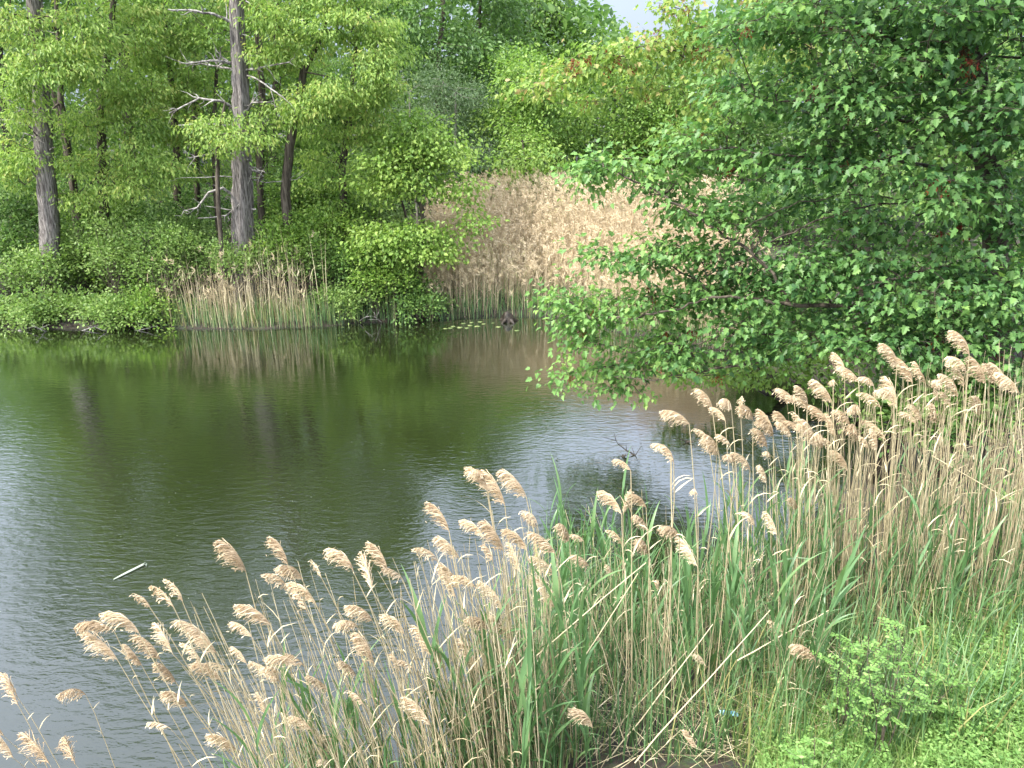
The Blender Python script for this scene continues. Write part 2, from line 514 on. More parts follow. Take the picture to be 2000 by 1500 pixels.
# ---------------------------------------------------------------- trees
def blob_points(blobs, rng, min_d=0.0):
    """foliage cluster centres: (px, py, Y, rx_px, ry_px, depth_m, n)"""
    out = []
    for (px, py, Y, rx, ry, rd, n) in blobs:
        c = at_y(px, py, Y)
        k = 1.0 / px_per_m(Y, c[2])
        u = rng.normal(size=(n, 3)); u = nrm(u) * (rng.random((n, 1)) ** .42)
        out.append(c + u * np.array([rx * k, rd, ry * k]))
    return np.concatenate(out)

def skeleton(trunk, trunk_r, att, rng, wander=.12, plen=.25, limbs=None):
    """join every foliage cluster to the nearest wood already grown"""
    nodes = [np.asarray(p, float) for p in trunk]
    par = [-1] + list(range(len(trunk) - 1))
    plen_n = [0.0]
    for i in range(1, len(trunk)):
        plen_n.append(plen_n[-1] + np.linalg.norm(nodes[i] - nodes[i - 1]) * .3)
    nt = len(trunk)
    tr = np.array(nodes)
    dmin = np.min(np.linalg.norm(att[:, None] - tr[None], axis=-1), axis=1)
    order = np.argsort(dmin)
    start = 2 if nt > 3 else 1
    cap = nt + len(att) * 14 + 400
    NA = np.zeros((cap, 3)); NA[:nt] = tr
    PL = np.zeros(cap); PL[:nt] = plen_n
    PA = np.full(cap, -1); PA[:nt] = par
    IS = np.zeros(cap, bool)
    n = nt
    for lm in (limbs or []):
        dd = np.linalg.norm(NA[:n] - lm[0], axis=1); dd[:1] = 1e9
        prev = int(np.argmin(dd))
        for i in range(len(lm)):
            NA[n] = lm[i]; PA[n] = prev; PL[n] = PL[prev] + .5 * np.linalg.norm(NA[n] - NA[prev]); prev = n; n += 1
    for k in order:
        a = att[k]
        dd = np.linalg.norm(NA[:n] - a, axis=1)
        cost = dd * (1 + .5 * np.clip((NA[:n, 2] - a[2]) / (dd + 1e-6), 0, 1)) + plen * PL[:n]
        cost[:start] = 1e9
        j = int(np.argmin(cost))
        L = dd[j]
        nseg = min(12, max(1, int(L / .55)))
        prev = j
        for q in range(1, nseg + 1):
            p = NA[j] + (a - NA[j]) * q / nseg
            if q < nseg:
                p = p + rng.normal(size=3) * wander * min(L, 1.5) * .5
                p[2] += math.sin(math.pi * q / nseg) * L * .06
            NA[n] = p; PA[n] = prev; PL[n] = PL[prev] + L / nseg; IS[n] = (q == nseg)
            prev = n; n += 1
    return NA[:n], PA[:n], IS[:n], nt

def limb_radii(nodes, par, nt, trunk_r, tip, power=2.35):
    n = len(nodes)
    acc = np.zeros(n)
    for i in range(n - 1, 0, -1):
        if acc[i] == 0: acc[i] = tip ** power
        acc[par[i]] += acc[i]
    r = acc ** (1 / power)
    r[:nt] = np.maximum(trunk_r, np.minimum(r[:nt], trunk_r))
    for i in range(nt, n):
        r[i] = min(r[i], r[par[i]] * .85 if par[i] < nt else r[par[i]])
    return r

def make_tree(name, label, cat, trunk, trunk_r, att, lmat, bmat, half, leaf_L, per, spread, rng, group=None,
              droop=.35, flat=.55, up=.9, tip=.006, sides=9, wid=1.0, twigs=0, wander=.12, tint_lo=.1, tint_hi=.9, wob=.05, tip_tint=0.0, limbs=None, young=0.0):  # young: paleness put into the leaf colour at limb ends, as if lit
    trunk = np.asarray(trunk, float)
    base = trunk[0].copy()
    root = empty(name, base)
    tag(root, label, cat, group)
    T = trunk - base; A = att - base
    nodes, par, isatt, nt = skeleton(T, trunk_r, A, rng, wander, limbs=[l - base for l in limbs] if limbs else None)
    rad = limb_radii(nodes, par, nt, np.asarray(trunk_r, float), tip)
    wb_ = MB()
    # smooth trunk
    m = 6
    ts = np.linspace(0, nt - 1, (nt - 1) * m + 1)
    tp = np.stack([np.interp(ts, np.arange(nt), T[:, c]) for c in range(3)], -1)
    tp[1:-1] += rng.normal(size=(len(tp) - 2, 3)) * np.interp(ts, np.arange(nt), trunk_r)[1:-1, None] * .12
    trr = np.interp(ts, np.arange(nt), trunk_r)
    trr[0] *= 1.35
    tube(wb_, tp, trr, sides, wob=wob, rng=rng)
    e = np.arange(nt, len(nodes))
    P0, P1 = nodes[par[e]], nodes[e]
    r1 = rad[e]; r0 = np.minimum(rad[par[e]], r1 * 1.5)
    LL = np.linalg.norm(P1 - P0, axis=1, keepdims=True)
    edge_tubes(wb_, P0, P1, r0, r1, 5, rng.normal(size=P0.shape) * LL * .07)
    ai = np.where(isatt)[0]
    C = nodes[ai]; D = nrm(C - nodes[par[ai]] + 1e-6)
    n = len(C)
    # leaf sprays: along and around the last twig, flattened
    N = n * per
    rep = np.repeat(np.arange(n), per)
    off = rng.normal(size=(N, 3)) * np.array([1, 1, flat]) * spread
    off += D[rep] * (rng.random((N, 1)) * 1.2 - .3) * spread
    pos = C[rep] + off
    outward = nrm(off + D[rep] * .4 * spread)
    d = outward * .8 + rng.normal(size=(N, 3)) * .45; d[:, 2] -= droop
    nn = rng.normal(size=(N, 3)) * .55 + outward * .25; nn[:, 2] += up
    L = leaf_L * rng.uniform(.5, 1.3, N)
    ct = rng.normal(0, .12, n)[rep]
    if young:                                           # light on the limb ends painted in: leaf colour paler there
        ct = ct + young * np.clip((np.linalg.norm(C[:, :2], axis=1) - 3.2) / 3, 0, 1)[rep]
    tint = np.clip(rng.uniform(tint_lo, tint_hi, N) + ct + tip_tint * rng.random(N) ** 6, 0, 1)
    lb = MB()
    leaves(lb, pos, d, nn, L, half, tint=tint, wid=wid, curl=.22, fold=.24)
    if twigs:
        ti = rng.choice(N, size=min(N, n * twigs), replace=False)
        edge_tubes(wb_, C[rep][ti], pos[ti], np.full(len(ti), tip * .55), np.full(len(ti), tip * .3), 3)
    wb_.build("trunk", bmat, root, smooth=True)
    lb.build("crown", lmat, root)
    return root, A

def line3(p0, p1, n, rng, wob=.06):
    p0 = np.asarray(p0, float); p1 = np.asarray(p1, float)
    t = np.linspace(0, 1, n)[:, None]
    P = p0 + (p1 - p0) * t
    P[1:] += np.cumsum(rng.normal(size=(n - 1, 3)) * wob, axis=0) * np.array([1, 1, .1])
    return P

def trunk_px(pts, Y, Yt=None):
    """trunk through picture points (bottom first); the bottom one stands on the ground"""
    Yt = Y if Yt is None else Yt
    out = []
    for i, (px, py) in enumerate(pts):
        yy = Y + (Yt - Y) * i / max(1, len(pts) - 1)
        p = at_y(px, py, yy)
        if i == 0:
            p[2] = g1(p[0], p[1]) - .05
            p[0] = at_y(px, py, yy)[0]
        out.append(p)
    return np.array(out)

# ---------------------------------------------------------------- big maple leaning over the water from the right bank
rng = np.random.default_rng(11)
mt = trunk_px([(1945, 860), (1950, 600), (1938, 380), (1900, 120), (1850, -180), (1820, -460)], 10.6, 9.6)
maple_blobs = [
    # upper crown, partly above the picture
    (1500, 50, 10.0, 110, 70, .9, 22), (1650, 40, 9.4, 130, 80, 1.0, 26), (1810, 50, 9.2, 130, 90, 1.0, 28), (1960, 80, 9.2, 100, 120, 1.0, 24),
    (1460, 190, 10.4, 90, 55, .7, 16), (1600, 190, 9.7, 110, 70, .8, 24), (1760, 190, 9.3, 130, 80, .9, 26), (1910, 240, 9.0, 110, 90, .9, 24),
    (1400, 285, 10.7, 90, 40, .6, 14), (1540, 320, 10.0, 100, 50, .8, 20), (1690, 310, 9.5, 110, 60, .8, 22), (1850, 370, 9.0, 110, 60, .7, 18), (1980, 400, 9.2, 60, 100, .8, 14),
    (1600, -160, 10, 170, 120, 1.4, 24), (1820, -200, 10, 200, 140, 1.6, 28), (1980, -120, 10, 120, 120, 1.6, 20),
    (1560, -360, 9.2, 190, 110, 1.6, 34), (1760, -420, 8.8, 200, 120, 1.7, 36), (1960, -380, 8.6, 180, 130, 1.7, 30), (1660, -560, 9, 180, 100, 1.6, 22), (1880, -580, 8.8, 180, 110, 1.6, 24), (2120, -100, 9, 130, 200, 1.5, 30), (2100, 300, 9, 110, 200, 1.4, 26),  # mostly unseen boughs added overhead to shade the crown's right side
    # limbs reaching left over the reeds and water
    (1190, 315, 11.2, 60, 24, .35, 9), (1150, 345, 11.2, 34, 20, .3, 4), (1275, 350, 11.0, 80, 34, .45, 12), (1360, 400, 10.8, 85, 36, .5, 14), (1460, 430, 10.5, 85, 38, .6, 14),
    (1170, 500, 11.2, 40, 16, .3, 4), (1240, 512, 11.1, 60, 22, .35, 8), (1320, 490, 10.9, 80, 30, .5, 11), (1420, 515, 10.6, 80, 36, .5, 13),
    (1105, 588, 11.4, 34, 26, .3, 6), (1165, 615, 11.3, 70, 45, .45, 15), (1260, 610, 11.1, 80, 50, .5, 16), (1350, 580, 10.9, 80, 42, .55, 15), (1440, 590, 10.6, 80, 45, .6, 15), (1530, 555, 10.3, 80, 45, .6, 15),
    (1125, 738, 11.4, 36, 14, .25, 4), (1200, 722, 11.3, 60, 24, .35, 9), (1150, 668, 11.35, 45, 18, .35, 6), (1280, 690, 11.1, 80, 34, .45, 12), (1225, 760, 11.2, 50, 12, .25, 5), (1370, 680, 10.8, 80, 38, .5, 13), (1480, 660, 10.5, 80, 40, .5, 13),
    # right-hand lower crown
    (1620, 520, 9.8, 110, 55, .7, 20), (1750, 560, 9.2, 110, 60, .7, 22), (1880, 560, 8.9, 110, 75, .7, 22), (1970, 660, 8.7, 70, 80, .6, 14), (1700, 640, 9.3, 100, 45, .6, 16), (1830, 680, 8.9, 100, 45, .6, 16), (1590, 630, 9.9, 90, 40, .6, 13), (1960, 520, 9.2, 60, 80, .7, 12), (1780, 460, 9.6, 110, 50, .8, 12), (1650, 420, 10, 100, 45, .8, 10),
]
matt = blob_points(maple_blobs, rng)
def limb_px(pts):
    Q = np.array([at_y(*p) for p in pts])
    m = (len(Q) - 1) * 3 + 1
    t = np.linspace(0, len(Q) - 1, m)
    P = np.stack([np.interp(t, np.arange(len(Q)), Q[:, c]) for c in range(3)], -1)
    P[1:-1] = .5 * P[1:-1] + .25 * (P[:-2] + P[2:])
    return P + rng.normal(size=P.shape) * .012
maple_limbs = [limb_px(q) for q in [
    [(1940, 470, 10.2), (1890, 425, 9.9), (1790, 392, 9.6), (1650, 378, 9.5), (1540, 402, 9.7), (1450, 448, 10.0), (1380, 480, 10.3)],
    [(1780, 390, 9.6), (1650, 412, 9.5), (1530, 455, 9.7), (1460, 505, 10.1), (1380, 540, 10.5)],
    [(1945, 560, 10.2), (1800, 610, 9.7), (1660, 600, 9.7), (1540, 592, 9.9), (1400, 576, 10.2), (1340, 600, 10.4), (1240, 625, 10.7), (1180, 622, 10.9)],
    [(1700, 640, 9.9), (1570, 652, 10.1), (1420, 655, 10.3), (1370, 670, 10.5), (1310, 672, 10.7), (1230, 690, 10.9)],
    [(1946, 640, 10.3), (1740, 660, 9.9), (1600, 694, 10.1), (1420, 716, 10.5), (1290, 742, 10.8), (1200, 735, 11.0)],
    [(1540, 590, 9.9), (1518, 540, 9.9), (1440, 470, 10.1), (1330, 400, 10.5), (1270, 368, 10.7), (1190, 330, 10.95)],
    [(1935, 330, 10.2), (1830, 255, 9.6), (1700, 205, 9.5), (1580, 200, 9.7), (1480, 190, 10.0)],
    [(1930, 250, 10.2), (1840, 130, 9.6), (1720, 60, 9.4), (1600, 20, 9.6)],
    [(1935, 370, 10.2), (1850, 330, 9.7), (1730, 310, 9.5), (1600, 310, 9.7), (1500, 300, 10.0), (1420, 290, 10.3)],
    [(1940, 520, 10.2), (1860, 520, 9.5), (1760, 540, 9.1), (1680, 560, 9.0)],
    [(1948, 700, 10.4), (1900, 690, 9.6), (1830, 690, 8.9)]]]
maple, MA = make_tree("maple_tree", "large spreading maple at the right leaning its leafy limbs over the water", "tree",
          mt, [.24, .20, .18, .14, .09, .04], matt, M['maple'], M['bark'], MAPLE_HALF, .088, 42, .20, rng, droop=.5, flat=.32, up=1.2, tip=.0052, sides=12, wid=1.0, twigs=7, tint_lo=.0, tint_hi=.60, tip_tint=.25, limbs=maple_limbs, young=.38)  # shade of the right side and light on the left boughs put into leaf tint
# drooping bunches of red winged seeds
def key_cluster_mesh():
    r = np.random.default_rng(5)
    b = MB()
    n = 26
    p = r.normal(size=(n, 3)) * np.array([.05, .05, .05])
    d = r.normal(size=(n, 3)) * .6; d[:, 2] -= 1
    leaves(b, p, d, r.normal(size=(n, 3)), np.full(n, .042), LENS_HALF, tint=r.random(n), wid=1.1)
    m_ = edge_tubes(b, np.zeros((n, 3)) + [0, 0, .06], p, np.full(n, .001), np.full(n, .001), 3)
    return b.mesh("seed_cluster", M['key'])
KEY = key_cluster_mesh()
def add_keys(root, A, idx):
    for i in idx:
        o = bpy.data.objects.new("seed_cluster", KEY)
        COL.objects.link(o); o.parent = root
        o.location = A[i] + rng.normal(size=3) * .1 - np.array([0, 0, .06])
        o.rotation_euler = (0, 0, rng.random() * 6.28)
        s = rng.uniform(.7, 1.3); o.scale = (s, s, s)
add_keys(maple, MA, rng.choice(len(MA), 60, replace=False))

# yellow-green young maple with red keys behind it
rng = np.random.default_rng(12)
yt = trunk_px([(1690, 560), (1690, 470), (1640, 250), (1560, 20), (1500, -160)], 14.2, 13.6)
yb = [(1060, 172, 13, 52, 14, .3, 7), (1130, 145, 13, 60, 20, .4, 9), (1215, 110, 13, 70, 30, .5, 13), (1300, 95, 13.2, 70, 45, .6, 14), (1390, 80, 13.2, 80, 50, .7, 16), (1330, 25, 13.2, 40, 22, .5, 7), (1480, 40, 13.5, 90, 60, .8, 16),
      (1300, 175, 13.4, 80, 28, .5, 10), (1400, 190, 13.4, 90, 40, .6, 12), (1180, 205, 13.4, 50, 18, .4, 5), (1560, 130, 13.6, 90, 70, .9, 14), (1330, 260, 13.7, 60, 28, .5, 7), (1460, -90, 13.6, 110, 70, .9, 16), (1300, -130, 13.4, 60, 40, .6, 8)]
ym, YA = make_tree("maple_tree", "yellow-green young maple with dangling red keys, its boughs crossing the sky gap", "tree",
          yt, [.11, .10, .085, .06, .03], blob_points(yb, rng), M['mapley'], M['bark'], MAPLE_HALF, .085, 34, .19, rng, droop=.6, flat=.4, tip=.0045, tip_tint=.35, twigs=4)
add_keys(ym, YA, rng.choice(len(YA), 36, replace=False))

# second dark trunk and small understorey tree beneath the big maple
rng = np.random.default_rng(13)
ut = trunk_px([(1735, 600), (1722, 440), (1715, 250), (1700, 60)], 14.6)
make_tree("woodland_tree", "slim dark-trunked tree standing beside the young maple behind the big maple", "tree", ut, [.09, .08, .06, .03],
          blob_points([(1720, 250, 14.6, 150, 90, 1, 26), (1650, 380, 14.3, 120, 50, 1, 14), (1830, 300, 14.3, 140, 110, 1, 24), (1960, 260, 14, 100, 160, 1, 20), (1800, 120, 14.5, 180, 90, 1, 22)], rng),
          M['wood'], M['bark'], LENS_HALF, .11, 60, .28, rng, wid=1.4)
rng = np.random.default_rng(14)
st = trunk_px([(1560, 800), (1520, 740), (1460, 700), (1400, 690)], 12.6, 12.6)
st[0][2] = g1(6.4, 12.4) - .05; st[0][0] = 6.6
make_tree("alder_bush", "low yellow-green bush spreading over the cove under the big maple", "bush", st, [.05, .045, .035, .02],
          blob_points([(1420, 735, 12.3, 110, 22, .4, 18), (1540, 700, 12.0, 90, 30, .5, 16), (1330, 725, 12.5, 60, 20, .3, 8), (1600, 735, 11.6, 90, 20, .4, 12), (1660, 690, 12, 90, 30, .5, 12)], rng),
          M['bright'], M['bark'], LENS_HALF, .085, 42, .17, rng, wid=1.5, up=1.0, flat=.4)
# bushes closing the right bank behind the near reeds
def bush(name, label, px, py, Y, rx, ry, rd, n, per, mat, seed, leaf=.07, spread=.15, cat="bush", group=None, half=LENS_HALF, wid=1.4, stems=5, tint_lo=.1, tint_hi=.9, droop=.1):
    r = np.random.default_rng(seed)
    rx *= 1.22; ry *= 1.25
    c = at_y(px, py, Y)
    k = 1 / px_per_m(Y, c[2])
    gz = g1(c[0], c[1])
    lo = c[2] - ry * k
    root = empty(name, (c[0], c[1], gz))
    tag(root, label, cat, group)
    # lumpy dome from a handful of lobes
    nl = 7
    lob = nrm(r.normal(size=(nl, 3))) * np.array([.62, .62, .5])
    lob[:, 2] = np.abs(lob[:, 2]) * 1.1 - .35
    pts = []
    for q in range(nl):
        u = nrm(r.normal(size=(n // nl + 1, 3))) * (r.random((n // nl + 1, 1)) ** .4) * r.uniform(.38, .6)
        pts.append(lob[q] + u)
    P = np.concatenate(pts)
    sp = r.random(len(P)) < .28                         # stray sprigs break the outline
    P[sp] *= r.uniform(1.1, 1.65, (sp.sum(), 1))
    P = P * np.array([rx * k, rd, ry * k]) + c
    P[:, 2] = np.maximum(P[:, 2], np.maximum(ground(P[:, 0], P[:, 1]), 0) + .04 + .12 * r.random(len(P)))
    P = P - np.array([c[0], c[1], gz])
    sb = MB()
    bases = r.normal(size=(stems, 3)) * np.array([rx * k * .25, rd * .25, 0])
    bases[:, 2] = ground(bases[:, 0] + c[0], bases[:, 1] + c[1]) - gz - .05
    # branching stems
    owner = np.argmin(np.linalg.norm(P[:, None, :2] - bases[None, :, :2], axis=-1), axis=1)
    hub = bases[owner] * .65 + P * .35; hub[:, 2] = bases[owner][:, 2] + (P[:, 2] - bases[owner][:, 2]) * .45
    hub += r.normal(size=hub.shape) * .06
    edge_tubes(sb, bases[owner], hub, np.full(len(P), .009), np.full(len(P), .006), 4, r.normal(size=hub.shape) * .05)
    edge_tubes(sb, hub, P, np.full(len(P), .006), np.full(len(P), .003), 4, r.normal(size=hub.shape) * .05)
    N = len(P) * per
    rep = np.repeat(np.arange(len(P)), per)
    off = r.normal(size=(N, 3)) * np.array([1, 1, .7]) * spread
    pos = P[rep] + off
    outw = nrm(off + nrm(P[rep]) * spread * .6)
    d = outw + r.normal(size=(N, 3)) * .5; d[:, 2] += .15 - droop
    nn = r.normal(size=(N, 3)) * .6; nn[:, 2] += .9
    ct = r.normal(0, .13, len(P))[rep]
    lb = MB()
    leaves(lb, pos, d, nn, leaf * r.uniform(.6, 1.3, N), half, tint=np.clip(r.uniform(tint_lo, tint_hi, N) + ct, 0, 1), wid=wid)
    sb.build("stem", M['bark'], root, smooth=True)
    lb.build("foliage", mat, root)
    return root
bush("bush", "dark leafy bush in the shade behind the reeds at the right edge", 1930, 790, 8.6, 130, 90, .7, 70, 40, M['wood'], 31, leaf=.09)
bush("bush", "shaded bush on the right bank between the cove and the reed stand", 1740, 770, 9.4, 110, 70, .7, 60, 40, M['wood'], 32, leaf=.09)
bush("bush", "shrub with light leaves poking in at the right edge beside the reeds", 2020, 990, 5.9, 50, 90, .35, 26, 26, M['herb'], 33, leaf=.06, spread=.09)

RB = "bushes on the right bank behind the big maple"
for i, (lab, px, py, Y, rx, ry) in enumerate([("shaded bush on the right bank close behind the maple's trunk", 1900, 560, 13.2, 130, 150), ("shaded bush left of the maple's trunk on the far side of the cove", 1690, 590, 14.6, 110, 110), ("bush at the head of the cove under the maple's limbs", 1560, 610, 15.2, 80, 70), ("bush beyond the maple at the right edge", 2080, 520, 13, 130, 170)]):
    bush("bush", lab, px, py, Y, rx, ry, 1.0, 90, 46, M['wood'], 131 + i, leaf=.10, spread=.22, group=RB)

# ---------------------------------------------------------------- two dead grey trunks on the far left shore
def dead_tree(label, path, radii, limbs, seed):
    r = np.random.default_rng(seed)
    base = path[0].copy()
    root = empty("dead_tree", base); tag(root, label, "dead tree", "dead trees on the far shore")
    b = MB()
    n = 40
    ts = np.linspace(0, len(path) - 1, n)
    P = np.stack([np.interp(ts, np.arange(len(path)), (path - base)[:, c]) for c in range(3)], -1)
    P[1:] += np.cumsum(r.normal(size=(n - 1, 3)) * .006, axis=0)
    rr = np.interp(ts, np.arange(len(path)), radii) * (1 + r.normal(size=n) * .035)
    tube(b, P, rr, 20, wob=.10, rng=r)
    b.build("trunk", M['deadwood'], root, smooth=True)
    for (py, side, pts, r0) in limbs:
        # each dead limb: starts in the trunk at picture height py, passes through the given picture points
        zc = at_y(path_px(path, py), py, path[0][1])[2] - base[2]
        k = np.argmin(np.abs(P[:, 2] - zc))
        c = P[k].copy()
        Q = [c, c + np.array([side * rr[k] * .9, -rr[k] * .2, .01])]
        for (qx, qy, dy) in pts:
            Q.append(at_y(qx, qy, path[0][1] + dy) - base)
        Q = np.array(Q)
        m = (len(Q) - 1) * 4 + 1
        tt = np.linspace(0, len(Q) - 1, m)
        QQ = np.stack([np.interp(tt, np.arange(len(Q)), Q[:, c_]) for c_ in range(3)], -1)
        QQ[2:] += np.cumsum(r.normal(size=(m - 2, 3)) * .008, axis=0)
        lb = MB()
        rad = r0 * np.linspace(1, .25, m) ** .8
        rad[:3] *= np.array([1.9, 1.45, 1.15])
        tube(lb, QQ, rad, 6)
        # forked broken twigs
        for _ in range(0 if len(pts) < 2 else r.integers(5, 11)):
            i = r.integers(m // 3, m)
            L = r.uniform(.12, .5)
            dd = nrm(QQ[min(i, m - 1)] - QQ[max(i - 2, 0)] + r.normal(size=3) * .12)
            dd = nrm(dd + np.array([0, r.normal() * .5, r.normal() * .8]))
            tw = QQ[i] + dd * np.linspace(0, L, 4)[:, None] + r.normal(size=(4, 3)) * .015 * np.array([0, 1, 1.5, 2])[:, None]
            tube(lb, tw, np.linspace(rad[i] * .7, .002, 4), 4)
        lb.build("limb", M['deadlimb'], root, smooth=True)
    return root
PX_CACHE = {}
def path_px(path, py):
    # picture x of the trunk at picture height py
    best, bx = 1e9, 0
    for i in range(len(path) - 1):
        for t in np.linspace(0, 1, 12):
            p = path[i] + (path[i + 1] - path[i]) * t
            v = p - np.array([0, 0, CAM_H])
            dep = v[1] * CP - v[2] * SP
            yy = 750 - 1500 * (v[1] * SP + v[2] * CP) / dep
            if abs(yy - py) < best: best, bx = abs(yy - py), 1000 + 1500 * v[0] / dep
    return bx
dt1 = trunk_px([(95, 560), (92, 400), (82, 200), (72, 40), (62, -130)], 18.6)
dead_tree("grey dead trunk standing at the far left behind the low shrubs", dt1, [.215, .185, .165, .14, .11], [
    (30, 1, [(85, 12, -.3)], .03), (55, -1, [(40, 42, -.2), (0, 50, -.4)], .03), (60, 1, [(110, 62, -.2)], .03), (75, -1, [(10, 38, -.3), (-40, 48, -.4)], .04), (150, 1, [(95, 145, -.1)], .03), (190, 1, [(92, 178, -.1)], .03),
    (222, -1, [(25, 200, -.3), (-20, 180, -.4)], .035), (250, -1, [(20, 233, -.2), (-30, 232, -.3)], .03), (285, -1, [(70, 265, -.1), (40, 258, -.2)], .03), (300, 1, [(112, 288, -.2)], .03), (345, -1, [(55, 325, -.3)], .025),
    (400, 1, [(107, 385, -.3)], .028), (430, -1, [(82, 426, -.2)], .03)], 3)
dt2 = trunk_px([(474, 560), (474, 430), (472, 300), (468, 170), (464, 60), (458, -120)], 18.4)
dead_tree("tall dead grey trunk with many bare broken limbs, rising behind the shore reeds", dt2, [.24, .215, .19, .165, .14, .11], [
    (8, 1, [(490, 8, -.1)], .035), (42, -1, [(420, 30, -.3), (375, 22, -.4), (335, 22, -.5)], .045), (40, 1, [(500, 28, .2)], .02), (78, -1, [(440, 74, -.1)], .03), (72, 1, [(488, 72, -.1)], .025),
    (122, -1, [(430, 117, -.3), (405, 120, -.4), (365, 126, -.5)], .045), (130, -1, [(425, 130, .2), (362, 118, .3)], .035), (126, 1, [(490, 108, .1), (545, 125, .2)], .03), (133, 1, [(500, 135, -.1), (565, 122, -.3)], .04),
    (150, 1, [(495, 150, -.3), (540, 180, -.6), (560, 195, -.8)], .028), (208, -1, [(430, 195, -.3), (390, 188, -.4), (330, 216, -.6)], .045), (206, 1, [(490, 203, -.2), (525, 202, -.3)], .035), (245, -1, [(420, 242, -.2), (350, 243, -.3)], .042), (248, 1, [(510, 240, .2), (550, 248, .4)], .03),
    (300, -1, [(420, 300, -.3), (370, 308, -.4)], .03), (318, 1, [(480, 312, -.5)], .04), (330, 1, [(495, 333, -.1), (512, 332, -.2)], .04), (352, 1, [(520, 355, .2), (580, 350, .4)], .022), (345, -1, [(415, 345, -.2), (350, 347, -.2)], .02),
    (372, -1, [(440, 365, -.3), (415, 375, -.4), (395, 405, -.5), (372, 412, -.6)], .04), (410, -1, [(400, 402, -.3)], .025), (412, -1, [(440, 425, -.3), (385, 432, -.5)], .03), (417, 1, [(500, 412, -.2)], .035), (405, -1, [(463, 400, -.45)], .035)], 4)

# ---------------------------------------------------------------- yellow-green oaks of the left wood
OAK_G = "yellow-green oaks of the left wood"
def oak(label, tpts, Y, rads, blobs, seed, per=105, leaf=.105, spread=.20, mat='oak', bark='bark'):
    r = np.random.default_rng(seed)
    return make_tree("oak_tree", label, "tree", trunk_px(tpts, Y), rads, blob_points(blobs, r), M[mat], M[bark], OAK_HALF, leaf, per, spread, r,
                     group=OAK_G, droop=.75, flat=.34, up=1.15, tip=.0065, wid=1.15, tint_lo=.05, tint_hi=.95)
oak("oak leaning beside the left dead trunk, its yellow-green foliage draped across that trunk's top", [(150, 450), (140, 340), (118, 200), (112, 60), (100, -200)], 19.6, [.10, .09, .075, .05, .03],
    [(110, 110, 17.6, 75, 55, .6, 20), (60, 150, 17.4, 45, 30, .5, 9), (40, 210, 17.8, 60, 35, .6, 10), (160, 70, 18, 60, 50, .6, 14), (30, 40, 18, 60, 50, .6, 12), (40, 290, 18.5, 60, 40, .6, 10), (100, -60, 18, 110, 60, 1, 16), (80, -200, 18.6, 130, 100, 1.1, 26), (120, -380, 19, 130, 90, 1.1, 20), (150, 130, 17.8, 50, 35, .5, 8), (30, 340, 18.6, 50, 30, .5, 8)], 41)
oak("oak behind the middle of the left wood with layered yellow-green boughs", [(200, 470), (200, 360), (198, 200), (215, 70), (230, -80)], 19.4, [.12, .11, .095, .07, .04],
    [(230, 195, 19, 80, 32, .6, 18), (270, 165, 18.9, 70, 26, .5, 12), (190, 235, 18.8, 70, 26, .5, 12), (280, 250, 18.9, 60, 26, .5, 10), (180, 320, 18.9, 80, 24, .6, 12), (260, 300, 18.7, 60, 26, .5, 10), (330, 325, 18.5, 36, 26, .4, 8), (250, 365, 18.6, 70, 24, .5, 12), (140, 380, 18.9, 50, 24, .5, 8), (240, 60, 19.2, 90, 60, .9, 18), (240, -60, 19.2, 110, 60, 1, 14), (250, -200, 19.4, 120, 90, 1.1, 22), (240, -350, 19.6, 110, 80, 1.1, 16)], 42)
oak("oak rising left of the tall dead trunk, light foliage behind the bare limbs", [(345, 470), (345, 350), (340, 200), (325, 90), (320, -60)], 20.6, [.11, .10, .09, .06, .03],
    [(320, 50, 20, 90, 50, .8, 20), (390, 90, 20, 60, 36, .6, 12), (300, 110, 20, 70, 34, .6, 12), (380, 180, 20, 65, 38, .6, 14), (310, 200, 20, 60, 30, .6, 10), (340, 270, 20, 70, 34, .6, 12), (400, 20, 20.2, 70, 50, .8, 14), (330, -60, 20.2, 110, 60, 1, 14), (350, -200, 20.3, 130, 90, 1.1, 22), (360, -340, 20.3, 110, 70, 1.1, 14), (400, 250, 20.2, 50, 26, .5, 8), (410, 330, 20.3, 60, 26, .5, 8)], 43)
oak("small oak whose bright spray of leaves hangs in front of the tall dead trunk", [(420, 470), (424, 360), (425, 270), (440, 200)], 17.9, [.055, .05, .04, .02],
    [(470, 275, 17.3, 58, 22, .35, 16), (420, 290, 17.5, 30, 16, .3, 5), (400, 245, 17.6, 40, 18, .35, 6), (440, 235, 17.7, 30, 14, .3, 4)], 44, per=58, leaf=.10, spread=.19)
oak("tall oak forking to the right of the tall dead trunk with airy yellow-green crown", [(560, 480), (556, 380), (573, 240), (592, 140), (632, 60), (650, -60)], 18.8, [.13, .12, .10, .08, .055, .03],
    [(560, 40, 18.6, 70, 50, .8, 18), (530, 110, 18.6, 50, 34, .6, 10), (640, 40, 18.5, 60, 40, .7, 13), (700, 40, 18.5, 60, 45, .7, 15), (720, 110, 18.3, 50, 34, .6, 11), (650, 175, 18.2, 60, 28, .5, 12), (590, 195, 18.2, 60, 28, .5, 12), (735, 160, 18.2, 40, 24, .5, 8), (540, 230, 18.4, 50, 24, .5, 8), (620, -60, 18.6, 120, 60, 1, 18), (600, -180, 18.8, 130, 80, 1.1, 20), (580, -300, 18.9, 90, 60, 1, 10), (500, 10, 18.9, 50, 60, .7, 12), (600, 110, 18.7, 60, 30, .6, 8)], 45)
